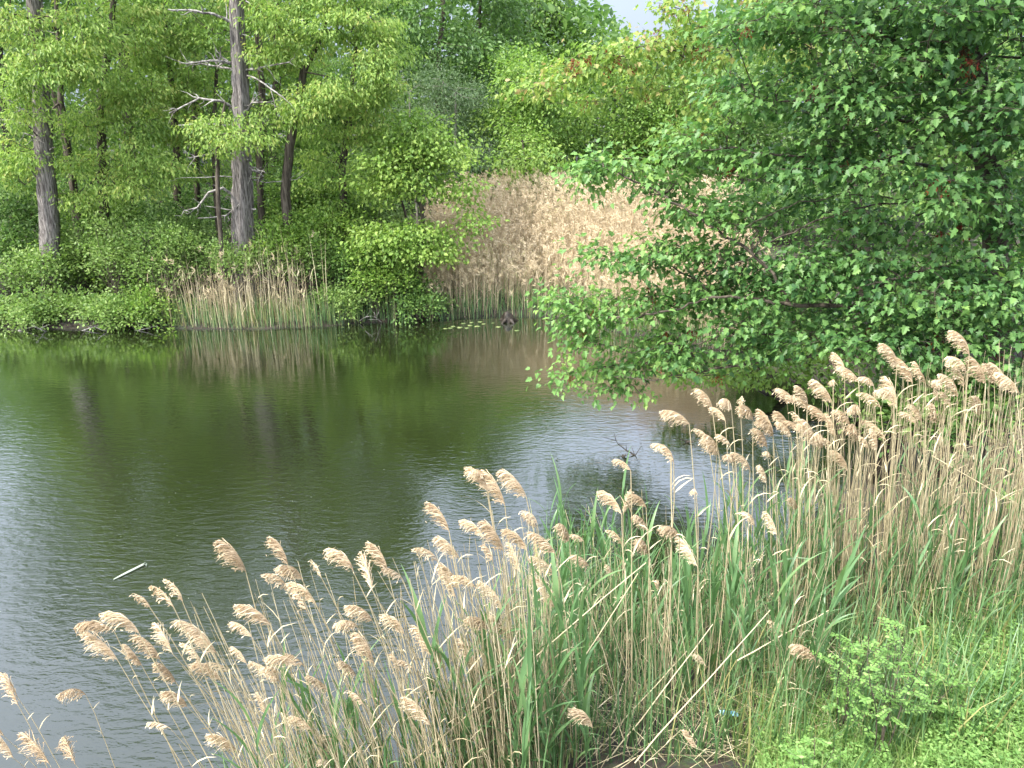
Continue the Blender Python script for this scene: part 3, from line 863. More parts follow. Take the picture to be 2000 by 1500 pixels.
oak("right-hand oak of the left wood, crown reaching out towards the dark trees", [(665, 430), (668, 330), (680, 250), (690, 140), (700, 20)], 19.6, [.10, .09, .075, .05, .03],
    [(690, 215, 19, 70, 26, .6, 13), (740, 190, 18.8, 42, 24, .5, 9), (720, 255, 19, 50, 22, .5, 8), (640, 260, 19.2, 60, 26, .5, 9), (740, 60, 19.3, 45, 45, .7, 12), (770, 110, 19.3, 36, 16, .4, 5), (640, 330, 19.4, 70, 30, .6, 10), (720, -30, 19.4, 70, 45, .9, 10), (690, -130, 19.5, 80, 60, .9, 12)], 46)
oak("dim oak deeper in the left wood between the dead trunks", [(250, 460), (255, 300), (240, 120), (220, 0)], 22.5, [.14, .13, .10, .06],
    [(200, 120, 22, 110, 80, 1, 20), (300, 150, 22.5, 110, 90, 1, 20), (120, 250, 22.5, 100, 80, 1, 18), (280, 300, 22.5, 120, 60, 1, 18), (60, 330, 22.5, 80, 60, 1, 14), (220, 0, 22.5, 150, 70, 1, 18)], 47, mat='bright')
oak("dim oak deeper in the left wood behind the tall dead trunk", [(510, 470), (508, 330), (512, 200), (505, 40)], 22.0, [.13, .12, .09, .05],
    [(500, 130, 22, 110, 70, 1, 20), (440, 200, 22, 90, 60, 1, 14), (600, 260, 22, 110, 60, 1, 18), (500, 300, 22, 90, 50, 1, 14), (640, 120, 22.5, 100, 70, 1, 16), (440, 40, 22.5, 110, 70, 1, 16), (600, 360, 22, 90, 40, 1, 12)], 48, mat='bright')
oak("slim oak at the far left edge behind the left dead trunk", [(20, 460), (14, 300), (0, 120), (-20, -150)], 21.5, [.11, .10, .08, .05],
    [(0, 80, 21, 90, 70, 1, 16), (40, 180, 21, 80, 60, 1, 14), (-20, 260, 21, 90, 60, 1, 14), (40, 380, 21, 80, 40, 1, 12), (-90, 100, 21, 90, 160, 1, 26), (-60, -150, 20, 140, 140, 1.2, 40), (-180, -250, 20, 140, 160, 1.2, 40), (-40, -420, 20, 160, 140, 1.4, 40), (-230, -100, 20, 120, 200, 1.2, 40)], 49, mat='wood')

# bare dark trunks standing in the left wood
def wood_trunk(label, pts, Y, rads, seed):
    r = np.random.default_rng(seed)
    T = trunk_px(pts, Y)
    top = T[-1]
    att = top + r.normal(size=(16, 3)) * np.array([.9, .9, .6])
    att = np.concatenate([att, T[len(T) // 2] + r.normal(size=(5, 3)) * np.array([.7, .7, .5])])
    make_tree("woodland_tree", label, "tree", T, rads, att, M['bright'], M['bark'], OAK_HALF, .10, 46, .25, r, group="slim trees inside the left wood", tip=.006, wander=.2, wid=1.2)
wood_trunk("slim dark trunk just left of the tall dead trunk", [(382, 480), (385, 350), (380, 230), (378, 120)], 21.2, [.085, .08, .07, .04], 51)
wood_trunk("slim trunk close behind the tall dead trunk on its right side", [(508, 440), (506, 330), (512, 200), (500, 60)], 19.8, [.085, .08, .06, .04], 52)
wood_trunk("dark trunk seen between the bushy shrub and the tall dead trunk", [(422, 470), (420, 350), (418, 230), (425, 110)], 20.2, [.08, .075, .06, .04], 53)
wood_trunk("leaning thin trunk right beside the left dead trunk", [(148, 470), (140, 350), (122, 250), (104, 180)], 20.0, [.09, .085, .07, .05], 54)

# ---------------------------------------------------------------- woods behind
def grove_tree(label, px, Y, top_py, bot_py, rx, mat, seed, n=60, per=70, leaf=.12, spread=.36, cat="tree", name="woodland_tree", group=None, wid=1.35, bark='bark', lean=0, tint_lo=.05, tint_hi=.95, r0=.14, blobs=None, droop=.35):
    r = np.random.default_rng(seed)
    p0 = at_y(px, bot_py, Y); p1 = at_y(px + lean, top_py + (bot_py - top_py) * .12, Y)
    p0[2] = g1(p0[0], p0[1]) - .05
    T = line3(p0, p1, 6, r, .07)
    rads = np.linspace(r0, .025, 6)
    if blobs is None:
        blobs = []
        H = bot_py - top_py
        k = 9
        for i in range(k):
            f = (i + .5) / k
            w = rx * (.55 + .45 * math.sin(math.pi * min(1, f * 1.05 + .1)))
            cx = px + lean * (1 - f) + r.normal() * rx * .38
            blobs.append((cx, top_py + H * .85 * f, Y + r.normal() * .5, w * r.uniform(.55, .8), H * r.uniform(.08, .14), w / px_per_m(Y) * .8, max(4, n // k)))
    return make_tree(name, label, cat, T, rads, blob_points(blobs, r), M[mat], M[bark], LENS_HALF, leaf, int(per * 1.5), spread, r, group=group, droop=droop, tip=.007, wid=wid, tint_lo=tint_lo, tint_hi=tint_hi)
BG = "trees behind the reed bed"
grove_tree("tall dark green tree behind the right end of the yellow-green oaks", 860, 29, -170, 360, 120, 'wood', 61, n=110, per=80, leaf=.15, spread=.45, group=BG, r0=.2, tint_hi=.7)
grove_tree("second dark green tree crowding the tall one by the oaks", 945, 31, -130, 360, 95, 'wood', 62, n=90, per=80, leaf=.15, spread=.45, group=BG, r0=.2, tint_hi=.75)
grove_tree("tall pale-leaved tree beside the sky gap", 1080, 35, -25, 300, 95, 'bright', 63, n=90, per=80, leaf=.16, spread=.5, group=BG, r0=.2, tint_lo=0, tint_hi=.7)
grove_tree("pale tree left of the sky gap with upright crown", 1010, 36, -30, 300, 80, 'willow', 64, n=70, per=80, leaf=.15, spread=.5, group=BG, r0=.2)
grove_tree("grey-green willow with thin pale stems behind the small shore maple", 900, 25, 150, 400, 75, 'willow', 65, n=90, per=90, leaf=.095, spread=.33, group=BG, wid=.8, bark='barkpale', r0=.07, name="willow_tree")
grove_tree("smaller grey-green willow leaning left of the other willow", 815, 26, 150, 400, 50, 'willow', 66, n=50, per=90, leaf=.095, spread=.33, group=BG, wid=.8, bark='barkpale', r0=.06, lean=-20, name="willow_tree")
grove_tree("bright green tree with layered boughs behind the middle of the reed bed", 1060, 26, 110, 400, 105, 'bright', 67, n=120, per=80, leaf=.115, spread=.34, group=BG, r0=.12, tint_lo=.1)
grove_tree("bright green tree behind the reed bed next to the big maple", 1190, 27.5, 130, 400, 95, 'bright', 68, n=100, per=80, leaf=.115, spread=.36, group=BG, r0=.12, tint_hi=.8)
grove_tree("green tree half hidden behind the big maple's limbs", 1310, 27, 170, 400, 95, 'bright', 69, n=90, per=80, leaf=.115, spread=.36, group=BG, r0=.12, tint_hi=.75)
grove_tree("lime low tree spreading its lit boughs over the back of the reed bed", 1030, 23.5, 260, 390, 62, 'bright', 70, n=40, per=60, leaf=.105, spread=.26, group=BG, r0=.07, tint_lo=.3)
grove_tree("tree far behind the right maple showing through its crown", 1450, 27, 120, 400, 110, 'wood', 71, n=80, per=70, leaf=.14, spread=.42, group=BG, r0=.15)
grove_tree("broad tree far behind the right maple's trunk", 1650, 26, 60, 420, 150, 'wood', 72, n=100, per=70, leaf=.14, spread=.42, group=BG, r0=.15)
grove_tree("tree filling the right edge far behind the maple", 1880, 24, 20, 450, 160, 'wood', 73, n=110, per=70, leaf=.14, spread=.42, group=BG, r0=.15)
BW = "trees at the back of the left wood"
for i, (lab, px, Y, top, rx, mt_) in enumerate([
    ("back tree of the left wood at the far left edge", -60, 27, -260, 130, 'wood'),
    ("back tree of the left wood behind the left dead trunk", 90, 28, -260, 130, 'wood'),
    ("back tree of the left wood behind the layered oak", 250, 28, -260, 120, 'bright'),
    ("back tree of the left wood behind the bare limbs", 390, 29, -260, 120, 'wood'),
    ("back tree of the left wood right of the tall dead trunk", 540, 29, -260, 110, 'bright'),
    ("back tree of the left wood behind the forking oak", 640, 31, 130, 90, 'wood'),
    ("back tree where the left wood meets the dark green trees", 750, 30, 60, 80, 'wood')]):
    grove_tree(lab, px, Y, top, 440, rx, mt_, 80 + i, n=90, per=70, leaf=.15, spread=.45, group=BW, r0=.17)
UW = "understorey saplings of the left wood"
for i, (lab, px, Y, top, bot, rx, mt_) in enumerate([
    ("leafy sapling at the left edge under the oaks", 20, 20.5, 340, 480, 80, 'wood'),
    ("leafy sapling right of the left dead trunk", 190, 21, 380, 480, 80, 'bright'),
    ("leafy sapling behind the big bushy shrub", 330, 21.5, 380, 480, 70, 'wood'),
    ("leafy sapling right of the tall dead trunk", 560, 20.5, 350, 480, 70, 'bright'),
    ("leafy sapling left of the small shore maple", 640, 20.5, 330, 490, 60, 'bright'),
    ("leafy sapling behind the small shore maple", 720, 22.5, 300, 460, 60, 'shrub'),
    ("dim sapling between the two dead trunks", 270, 24, 330, 470, 110, 'wood'),
    ("dim sapling behind the tall dead trunk", 470, 24, 330, 470, 110, 'wood'),
    ("dim sapling at the back left", 90, 24, 330, 470, 110, 'wood')]):
    grove_tree(lab, px, Y, top, bot, rx, mt_, 95 + i, n=54, per=70, leaf=.095, spread=.27, group=UW, r0=.05)
rng = np.random.default_rng(110)
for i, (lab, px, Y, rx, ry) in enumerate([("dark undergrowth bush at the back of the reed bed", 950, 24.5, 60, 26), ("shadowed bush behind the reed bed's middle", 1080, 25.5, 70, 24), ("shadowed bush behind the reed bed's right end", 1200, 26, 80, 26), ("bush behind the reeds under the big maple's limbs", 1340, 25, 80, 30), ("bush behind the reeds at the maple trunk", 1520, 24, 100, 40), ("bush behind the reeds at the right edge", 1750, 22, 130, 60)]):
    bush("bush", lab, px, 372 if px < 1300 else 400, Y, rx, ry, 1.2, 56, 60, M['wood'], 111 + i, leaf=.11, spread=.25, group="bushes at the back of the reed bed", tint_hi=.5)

# the wood goes on behind: one far mass of foliage
r = np.random.default_rng(140)
N = 60000
px = r.uniform(-350, 2350, N); Y = r.uniform(33, 46, N)
top = 4.6 + .085 * Y + np.interp(px, [-400, 0, 600, 900, 1100, 1170, 1230, 1290, 1360, 1500, 2300], [6, 5, 5, 4, 1.5, .6, -.6, -.3, 1.0, 3, 5]) + .8 * vnoise(px * .02, Y * .3, 1.0, 2)
zf = r.random(N) ** .8
X = (px - 1000) / 1500 * (Y * CP + 1.0)
Z = ground(X, Y) + zf * (top - ground(X, Y))
mb = MB()
dv = r.normal(size=(N, 3)); nv = r.normal(size=(N, 3)) * .6; nv[:, 2] += .8
leaves(mb, np.stack([X, Y, Z], -1), dv, nv, r.uniform(.2, .5, N), LENS_HALF, tint=np.clip(r.normal(.35, .2, N) + .25 * vnoise(X * .5, Z * .8, 1.0, 5), 0, 1), wid=1.5)
tag(mb.build("far_woods", M['wood']), "far wood of mixed green trees closing the view behind", kind="stuff")

# small bright maple on the shore at the end of the reed bed
rng = np.random.default_rng(120)
sm = trunk_px([(826, 575), (822, 520), (830, 470), (822, 400), (815, 320), (810, 250)], 18.9)
make_tree("maple_tree", "small bright maple with leaning dark trunk at the reed bed's left end", "tree", sm, [.06, .055, .05, .042, .03, .018],
          blob_points([(815, 290, 18.8, 75, 38, .7, 22), (760, 320, 18.7, 65, 34, .6, 18), (870, 310, 18.8, 65, 40, .6, 18), (730, 370, 18.6, 50, 26, .5, 10), (810, 360, 18.6, 75, 26, .6, 16), (900, 370, 18.6, 36, 24, .5, 8), (830, 245, 18.9, 46, 22, .5, 8), (780, 260, 18.9, 40, 26, .5, 8),
                       (720, 460, 18.3, 50, 16, .4, 8), (790, 455, 18.2, 55, 18, .4, 10), (760, 490, 18.2, 50, 14, .4, 8), (860, 470, 18.4, 50, 18, .4, 9), (920, 435, 18.5, 36, 12, .35, 5), (820, 490, 18.1, 40, 16, .35, 7), (870, 500, 18.4, 36, 14, .35, 5)], rng),
          M['bright'], M['bark'], MAPLE_HALF, .085, 72, .24, rng, droop=.45, flat=.42, tip=.004, tint_lo=.3, tint_hi=.95, tip_tint=.2)
rng = np.random.default_rng(121)
s2 = trunk_px([(806, 470), (795, 430), (788, 405), (776, 370), (760, 330)], 19.6)
make_tree("maple_sapling", "brown multi-stemmed sapling spreading behind the small shore maple", "tree", s2, [.035, .032, .03, .022, .012],
          blob_points([(760, 340, 19.5, 60, 24, .5, 14), (800, 330, 19.5, 40, 24, .5, 9), (710, 380, 19.5, 40, 22, .5, 8)], rng), M['bright'], M['bark'], MAPLE_HALF, .08, 36, .17, rng, tip=.004)

# ---------------------------------------------------------------- shrubs along the far shore
SHG = "shrubs along the far left shore"
for i, (lab, px, py, Y, rx, ry, rd, n, mt_, lf) in enumerate([
    ("low pale green shrub dipping to the water at the left edge", 40, 606, 17.75, 85, 45, .7, 60, 'shrub', .062),
    ("low rounded shrub at the waterline below the left dead trunk", 150, 602, 17.8, 75, 48, .7, 60, 'shrub', .062),
    ("waterline shrub left of the big bushy shrub", 235, 598, 17.75, 70, 50, .7, 56, 'shrub', .060),
    ("big bushy shrub with greyish twigs between the dead trunks", 290, 500, 18.3, 110, 105, .8, 130, 'shrub', .058),
    ("dark lower shrub where the shore reeds begin", 290, 600, 17.75, 55, 45, .6, 46, 'bright', .060),
    ("shrub in front of the tall dead trunk's foot", 440, 500, 18.0, 55, 42, .5, 40, 'shrub', .055),
    ("leafy shrub right of the tall dead trunk's foot", 545, 470, 18.6, 65, 50, .7, 50, 'bright', .060),
    ("bushy shrub behind the shore reeds", 610, 440, 19.2, 70, 55, .8, 56, 'bright', .060),
    ("light green bush near the water at the middle of the far shore", 650, 575, 18.2, 50, 36, .5, 40, 'shrub', .058),
    ("dark green shrub mass left of the small shore maple", 690, 510, 18.9, 80, 60, .8, 70, 'wood', .062),
    ("dark shrub overhanging the water under the small shore maple", 770, 575, 18.6, 70, 42, .6, 50, 'wood', .062),
    ("shrub at the left edge under the oaks", 10, 500, 19.2, 90, 70, .9, 66, 'wood', .065),
    ("shrub right behind the left dead trunk's foot", 150, 500, 19.3, 80, 60, .9, 60, 'bright', .062),
    ("shrub behind the waterline shrubs at the left dead trunk", 90, 535, 18.7, 70, 36, .6, 44, 'shrub', .060),
    ("rounded dark green shrub reaching the water beside the small shore maple's foot", 735, 545, 18.2, 72, 62, .6, 70, 'bright', .060),
    ("green shrub at the water's edge between the light bush and the reed bed", 800, 575, 18.35, 50, 42, .4, 46, 'wood', .060),
    ("leafy shrub under the small shore maple's lower boughs", 700, 490, 18.7, 72, 50, .6, 56, 'bright', .060),
    ("leafy shrub between the small shore maple and the reed bed", 790, 480, 19.0, 62, 55, .6, 56, 'bright', .060),
    ("tall airy shrub left of the big bushy one behind the waterline", 200, 470, 18.9, 75, 70, .7, 60, 'shrub', .058),
    ("upright light green shrub between the bushy shrub and the tall dead trunk", 385, 470, 18.7, 45, 70, .5, 44, 'shrub', .055),
    ("light shrub topping the bank right of the shore reeds", 590, 510, 18.5, 55, 50, .5, 46, 'shrub', .058),
    ("pale shrub behind the far left waterline", 60, 520, 18.4, 70, 45, .6, 46, 'shrub', .060),
    ("shrub left beyond the picture edge", -110, 580, 18.0, 110, 85, 1, 70, 'shrub', .065),
    ("bush among the tan reeds right of the small shore maple", 700, 420, 20.2, 60, 50, .8, 44, 'shrub', .062)]):
    bush("shrub", lab, px, py, Y, rx, ry, rd, n, 62, M[mt_], 200 + i, leaf=lf * 1.25, spread=.15, cat="shrub", group=SHG)

# ---------------------------------------------------------------- far reeds
def far_reeds(name, label, X, Y, H, seed, plume=True, green=0.0, w=.011, leafn=2, mat='bedreed', plume_p=.75, lean=.10, plume_len=.17):
    r = np.random.default_rng(seed)
    N = len(X)
    Z = ground(X, Y); Z = np.maximum(Z, -.12)
    base = np.stack([X, Y, Z], -1)
    az = r.uniform(0, 2 * math.pi, N)
    mb = MB()
    t = np.clip(r.normal(.5, .2, N), 0, .9)
    g = r.random(N) < green
    t = np.where(g, 1.0, t)
    ln = np.abs(r.normal(0, lean, N))
    dr = r.normal(.08, .06, N)
    blades(mb, base, az, H, np.full(N, w) * r.uniform(.7, 1.3, N), ln, dr, segs=2, tint=t, wide_at=.05)
    h = np.stack([np.cos(az), np.sin(az), np.zeros(N)], -1)
    top = base + h * (np.sin(ln + dr * .5) * H)[:, None] + np.array([0, 0, 1.0]) * (np.cos(ln + dr * .5) * H)[:, None]
    # hanging dry leaves
    if leafn:
        k = np.repeat(np.arange(N), leafn)
        f = r.uniform(.3, .85, len(k))
        p = base[k] + (top[k] - base[k]) * f[:, None]
        blades(mb, p, r.uniform(0, 2 * math.pi, len(k)), r.uniform(.18, .38, len(k)), np.full(len(k), .014), r.uniform(.4, 1.0, len(k)), r.uniform(.3, 1.4, len(k)), segs=2, tint=np.clip(t[k] + r.normal(0, .1, len(k)), 0, 1))
    if plume:
        sel = np.where(r.random(N) < plume_p)[0]
        q = np.repeat(sel, 11)
        dirs = r.normal(size=(len(q), 3)) * .45; dirs[:, 2] += .45; dirs[:, 0] -= .55
        leaves(mb, top[q] - np.array([0, 0, 1.0]) * r.uniform(0, .10, (len(q), 1)), dirs, r.normal(size=(len(q), 3)), plume_len * r.uniform(.5, 1.1, len(q)), LENS_HALF, tint=np.clip(r.normal(.6, .2, len(q)), 0, .92), wid=.32)
    return tag(mb.build(name, M[mat]), label, kind="stuff")
rng = np.random.default_rng(300)
N = 9500
X = rng.uniform(-2.3, 5.2, N); S = rng.random(N)
YF = np.interp(X, [-3.4, -2, 0, 1.2, 2.6, 4.4, 6.0, 9.5], [18.0, 18.3, 18.75, 18.55, 17.15, 15.35, 14.6, 14.6])
Y = YF + S ** .9 * 4.6 + rng.normal(0, .12, N)
H = (1.10 + 1.30 * np.clip(S / .5, 0, 1) ** .8) * rng.uniform(.62, 1.12, N) * np.interp(X, [-2.3, -1.2], [.7, 1])
H = H * np.interp(X, [1, 3, 5], [1, 1.06, 1.1])
H = H - .1 * np.clip((Y - YF) / 4, 0, 1)
far_reeds("reed_bed", "broad bed of dry tan reeds with pale plumes across the far end of the pond", X, Y, H, 301, green=.05, plume_p=.6, plume_len=.12, leafn=1)
# green shoots at its foot
N = 900
X = rng.uniform(-3.0, 4.4, N)
Y = np.interp(X, [-3.4, -2, 0, 1.2, 2.6, 4.4], [18.0, 18.3, 18.75, 18.55, 17.15, 15.35]) + rng.normal(.15, .22, N)
mb = MB()
blades(mb, np.stack([X, Y, np.maximum(ground(X, Y), -.1)], -1), rng.uniform(0, 6.28, N), rng.uniform(.3, .95, N), np.full(N, .016), np.abs(rng.normal(0, .15, N)), rng.uniform(0, .6, N), segs=3, tint=rng.uniform(.2, .95, N))
tag(mb.build("reed_shoots", M['reedgreen']), "green reed shoots at the foot of the far reed bed", kind="stuff")
# left shore stand: tan stems with green feet
N = 400
c = rng.choice([-7.9, -7.2, -6.7, -6.1, -5.5, -4.9], N, p=[.12, .20, .25, .18, .15, .10])
X = c + rng.normal(0, .30, N)
Y = np.interp(X, [-8, -6.4, -4.6, -3.4], [17.5, 17.4, 17.6, 18.0]) + np.abs(rng.normal(0, .28, N))
H = rng.uniform(.4, 1.3, N) + np.where(X > -6.2, rng.uniform(0, 1.3, N), rng.uniform(0, .6, N))
far_reeds("shore_reeds", "thin tan reed stems standing in the water along the far left shore", X, Y, H, 303, plume_p=.10, green=.12, w=.013, leafn=1, mat='reedtan', plume_len=.13)
N = 1400
X = np.concatenate([rng.uniform(-8.3, -4.2, 1000), rng.uniform(-4.4, -2.2, 400)])
Y = np.interp(X, [-8, -6.4, -4.6, -3.4, -2], [17.5, 17.4, 17.6, 18.0, 18.3]) + np.abs(rng.normal(0, .25, N))
mb = MB()
blades(mb, np.stack([X, Y, np.maximum(ground(X, Y), -.1)], -1), rng.uniform(0, 6.28, N), rng.uniform(.25, .8, N), np.full(N, .014), np.abs(rng.normal(0, .14, N)), rng.uniform(0, .6, N), segs=3, tint=np.clip(rng.normal(.72, .2, N), 0, 1))
tag(mb.build("shore_grass", M['reedgreen']), "green sedge and shoots at the foot of the far left shore", kind="stuff")
# woodland floor cover on the far bank
N = 16000
X = rng.uniform(-16, 10, N); Y = rng.uniform(17.6, 30, N)
ok = shore_dist(X, Y) > .12
X, Y = X[ok], Y[ok]; N = len(X)
mb = MB()
P = np.stack([X, Y, ground(X, Y) + rng.random(N) ** 2 * .5], -1)
dv = rng.normal(size=(N, 3)); dv[:, 2] = np.abs(dv[:, 2]) * .3
nv = rng.normal(size=(N, 3)) * .5; nv[:, 2] += 1
leaves(mb, P, dv, nv, rng.uniform(.05, .13, N), LENS_HALF, tint=rng.random(N), wid=1.6)
tag(mb.build("undergrowth", M['wood']), "low leafy undergrowth covering the far bank and wood floor", kind="stuff")

# ---------------------------------------------------------------- near reeds
def ribbon_batch(mb, P, W, tint):
    """P: N,k,3 polylines; flat ribbons facing mixed ways"""
    N, k, _ = P.shape
    T = nrm(np.gradient(P, axis=1))
    A, B = frames(T.reshape(-1, 3))
    ph = np.repeat(np.random.default_rng(N).uniform(0, math.pi, N), k)[:, None]
    S = (A * np.cos(ph) + B * np.sin(ph)).reshape(N, k, 3)
    V = np.stack([P - S * W[..., None] / 2, P + S * W[..., None] / 2], 2)
    idx = np.arange(N * k * 2).reshape(N, k, 2)
    F = np.stack([idx[:, :-1, 0], idx[:, :-1, 1], idx[:, 1:, 1], idx[:, 1:, 0]], -1).reshape(-1, 4)
    mb.add(V.reshape(-1, 3), F, np.repeat(tint, k * 2))

def plume_mesh(seed, length=.26, bend=1.0, full=1.0, n=170):
    r = np.random.default_rng(seed)
    mb = MB()
    m = 14
    s = np.linspace(0, 1, m)
    th = .12 + bend * s ** 1.25
    step = length / (m - 1)
    ax = np.zeros((m, 3))
    yb = r.normal() * .12
    for i in range(1, m):
        ax[i] = ax[i - 1] + step * np.array([-math.sin(th[i]), yb * s[i], math.cos(th[i])])
    tube(mb, ax, np.linspace(.0028, .0008, m), 4, tint=.35)
    # side sprays, all blown to the lee (-x) and hanging
    sj = r.beta(1.1, 1.15, n)
    k = 5
    root = np.stack([np.interp(sj, s, ax[:, c]) for c in range(3)], -1)
    tl = np.interp(sj, s, th)
    L = full * length * (.20 + .30 * np.sin(np.pi * np.clip(sj * .9 + .12, 0, 1))) * r.uniform(.6, 1.15, n)
    a0 = np.clip(tl + r.uniform(.05, .75, n), 0, 2.0)
    sway = r.normal(0, .28, n)
    P = np.zeros((n, k, 3)); P[:, 0] = root
    for i in range(1, k):
        a = a0 + (i / (k - 1)) * r.uniform(.5, 1.4, n)
        d = np.stack([-np.sin(a) * np.cos(sway), np.sin(sway) * np.sin(np.minimum(a, 1.5)), np.cos(a)], -1)
        P[:, i] = P[:, i - 1] + d * (L / (k - 1))[:, None]
    W = np.array([.0015, .0040, .0048, .0038, .0008])[None, :] * r.uniform(.7, 1.2, n)[:, None]
    ribbon_batch(mb, P, W, np.clip(r.normal(.55, .2, n) + .15 * sj, 0, 1))
    # fine spikelets along the sprays
    q = np.arange(n)
    f = r.uniform(.3, 1, len(q))
    pos = np.stack([[np.interp(ff, np.linspace(0, 1, k), P[i, :, c]) for c in range(3)] for i, ff in zip(q, f)])
    d = np.stack([r.normal(-.7, .3, len(q)), r.normal(0, .4, len(q)), r.normal(-.4, .4, len(q))], -1)
    leaves(mb, pos, d, r.normal(size=(len(q), 3)), r.uniform(.012, .028, len(q)), LENS_HALF, tint=np.clip(r.normal(.6, .2, len(q)), 0, 1), wid=.8)
    return mb.mesh("plume", M['plume'])
PLUMES = [plume_mesh(400 + i, length=l, bend=b, full=f, n=n) for i, (l, b, f, n) in enumerate([
    (.27, .95, 1.0, 170), (.25, 1.15, 1.05, 160), (.29, .8, .95, 180), (.24, 1.35, 1.1, 150), (.26, 1.0, .9, 130), (.22, .6, .8, 110), (.20, 1.5, .9, 90), (.17, .9, .8, 70), (.18, 1.2, .75, 60), (.25, .35, .7, 180), (.27, 1.1, .85, 90), (.24, 1.4, .8, 70)])]
STEMS, LEAFS = [], []
for i in range(7):
    r = np.random.default_rng(430 + i)
    m = 9
    s = np.linspace(0, 1, m)
    P = np.stack([-(.03 + .05 * r.random()) * s ** 2.2 + r.normal(0, .003, m).cumsum() * s, r.normal(0, .004, m).cumsum() * s, s], -1)
    mb = MB()
    tube(mb, P, np.linspace(.0026, .0013, m), 5, tint=.55)
    STEMS.append((mb.mesh("stem", M['reedtan']), P[-1].copy()))
    one = []
    for _ in range(int(r.integers(2, 4))):
        mb = MB()
        f = r.uniform(.35, .93, 1)
        base = np.stack([np.interp(f, s, P[:, c]) for c in range(3)], -1)
        blades(mb, base, r.uniform(0, 6.28, 1), r.uniform(.06, .13, 1), np.full(1, .006), r.uniform(.25, .8, 1), r.uniform(.4, 1.8, 1), segs=4, tint=r.uniform(.5, 1, 1), twist=1.2)
        one.append(mb.mesh("leaf", M['reedtan']))
    LEAFS.append(one)

REED_N = 0
def plumed_reed(base, tip, label, group, pl, r, psc=1.0, yaw=None):
    """stem from base to tip, plume at the tip"""
    v = r.integers(0, len(STEMS))
    me, tv = STEMS[v]
    dv = Vector(tip) - Vector(base)
    sc = dv.length / Vector(tv).length
    q = Vector(tv).rotation_difference(dv)
    root = empty("plumed_reed", Vector(base))
    tag(root, label, "reed", group)
    root.rotation_mode = 'QUATERNION'
    root.rotation_quaternion = q
    o = bpy.data.objects.new("stem", me); COL.objects.link(o); o.parent = root
    o.scale = (sc, sc, sc)
    for lm in LEAFS[v]:
        l = bpy.data.objects.new("leaf", lm); COL.objects.link(l); l.parent = root
        l.scale = (sc, sc, sc)
    p = bpy.data.objects.new("plume", PLUMES[pl]); COL.objects.link(p); p.parent = root
    p.location = Vector(tv) * sc
    p.rotation_mode = 'QUATERNION'
    yw = r.normal(0, .55) if yaw is None else yaw
    p.rotation_quaternion = q.inverted() @ (Quaternion((0, 0, 1), yw) @ Quaternion((0, 1, 0), r.normal(-.08, .15)))
    k = psc * r.uniform(.88, 1.12)
    p.scale = (k, k, k)
    return root

LEFT = [(223,1233),(293,1187),(272,1238),(340,1188),(357,1177),(395,1243),(480,1117),(560,1153),(562,1103),(590,1133),(527,1220),(482,1298),(337,1277),(313,1290),(277,1300),(230,1290),(433,1330),(447,1313),(423,1277),(343,1333),(393,1300),(462,1467),(333,1423),(545,1333),(580,1300),(493,1247),
        (690,1117),(757,1117),(787,1133),(727,1153),(727,1213),(700,1227),(790,1240),(600,1197),(627,1127),(617,1180),(595,1303),(695,1320),(730,1297),(808,1307),(643,1350),(543,1337),(645,1493),(667,1493),(710,1377),(783,1317),(365,1380),(520,1400),(610,1430)]
EDGE = [(167,1357),(35,1377),(33,1360),(7,1437),(97,1493),(147,1493),(25,1480)]
MID = [(877,1037),(944,1050),(897,1090),(963,1100),(983,1077),(930,1150),(890,1167),(897,1150),(1017,1120),(1047,1027),(855,1097),(1030,1077),(1085,1083),(1083,1127),(1080,1180),(980,1193),(953,1230),(937,1317),(980,1353),(953,960),(947,935),(1028,972),(986,987),(1049,1023),(843,1283),(867,1303),(1000,1250),(1030,1290)]
GREENM = [(1232,921),(1316,906),(1310,888),(1214,1005),(1140,1057),(1112,1060),(1150,1107),(1195,1122),(1215,1065),(1265,1082),(1327,1052),(1287,1150),(1362,1107),(1217,1007),(1262,992),(1265,1032),(1075,1175),(1312,887),(1400,890),(1435,905),(1465,920),(1497,942),(1472,1030),(1360,965),(1157,1422),(1375,1297),(1180,1260),(1517,1045),(1531,1245),(1593,1293)]
RIGHT = [(1391,798),(1346,828),(1382,858),(1429,801),(1471,822),(1447,816),(1417,825),(1426,870),(1510,852),(1540,849),(1564,846),(1552,789),(1576,801),(1405,888),(1498,876),(1591,870),(1650,735),(1627,750),(1625,787),(1617,825),(1677,747),(1680,800),(1707,757),(1720,797),(1752,712),(1782,747),(1797,735),(1807,750),(1835,760),(1832,782),(1752,800),(1745,780),(1800,825),(1870,777),(1857,797),(1882,757),(1887,730),(1893,692),(1925,750),(1942,747),(1970,762),(1990,767),(1577,797),(1545,850),(1567,840),(1595,870),(1675,860),(1712,880),(1695,875),(1730,860),(1632,850),(1625,875),(1660,830),(1790,830),(1912,815),(1827,830),(1607,872),(1510,852),(1505,895),(1557,995),(1655,920)]
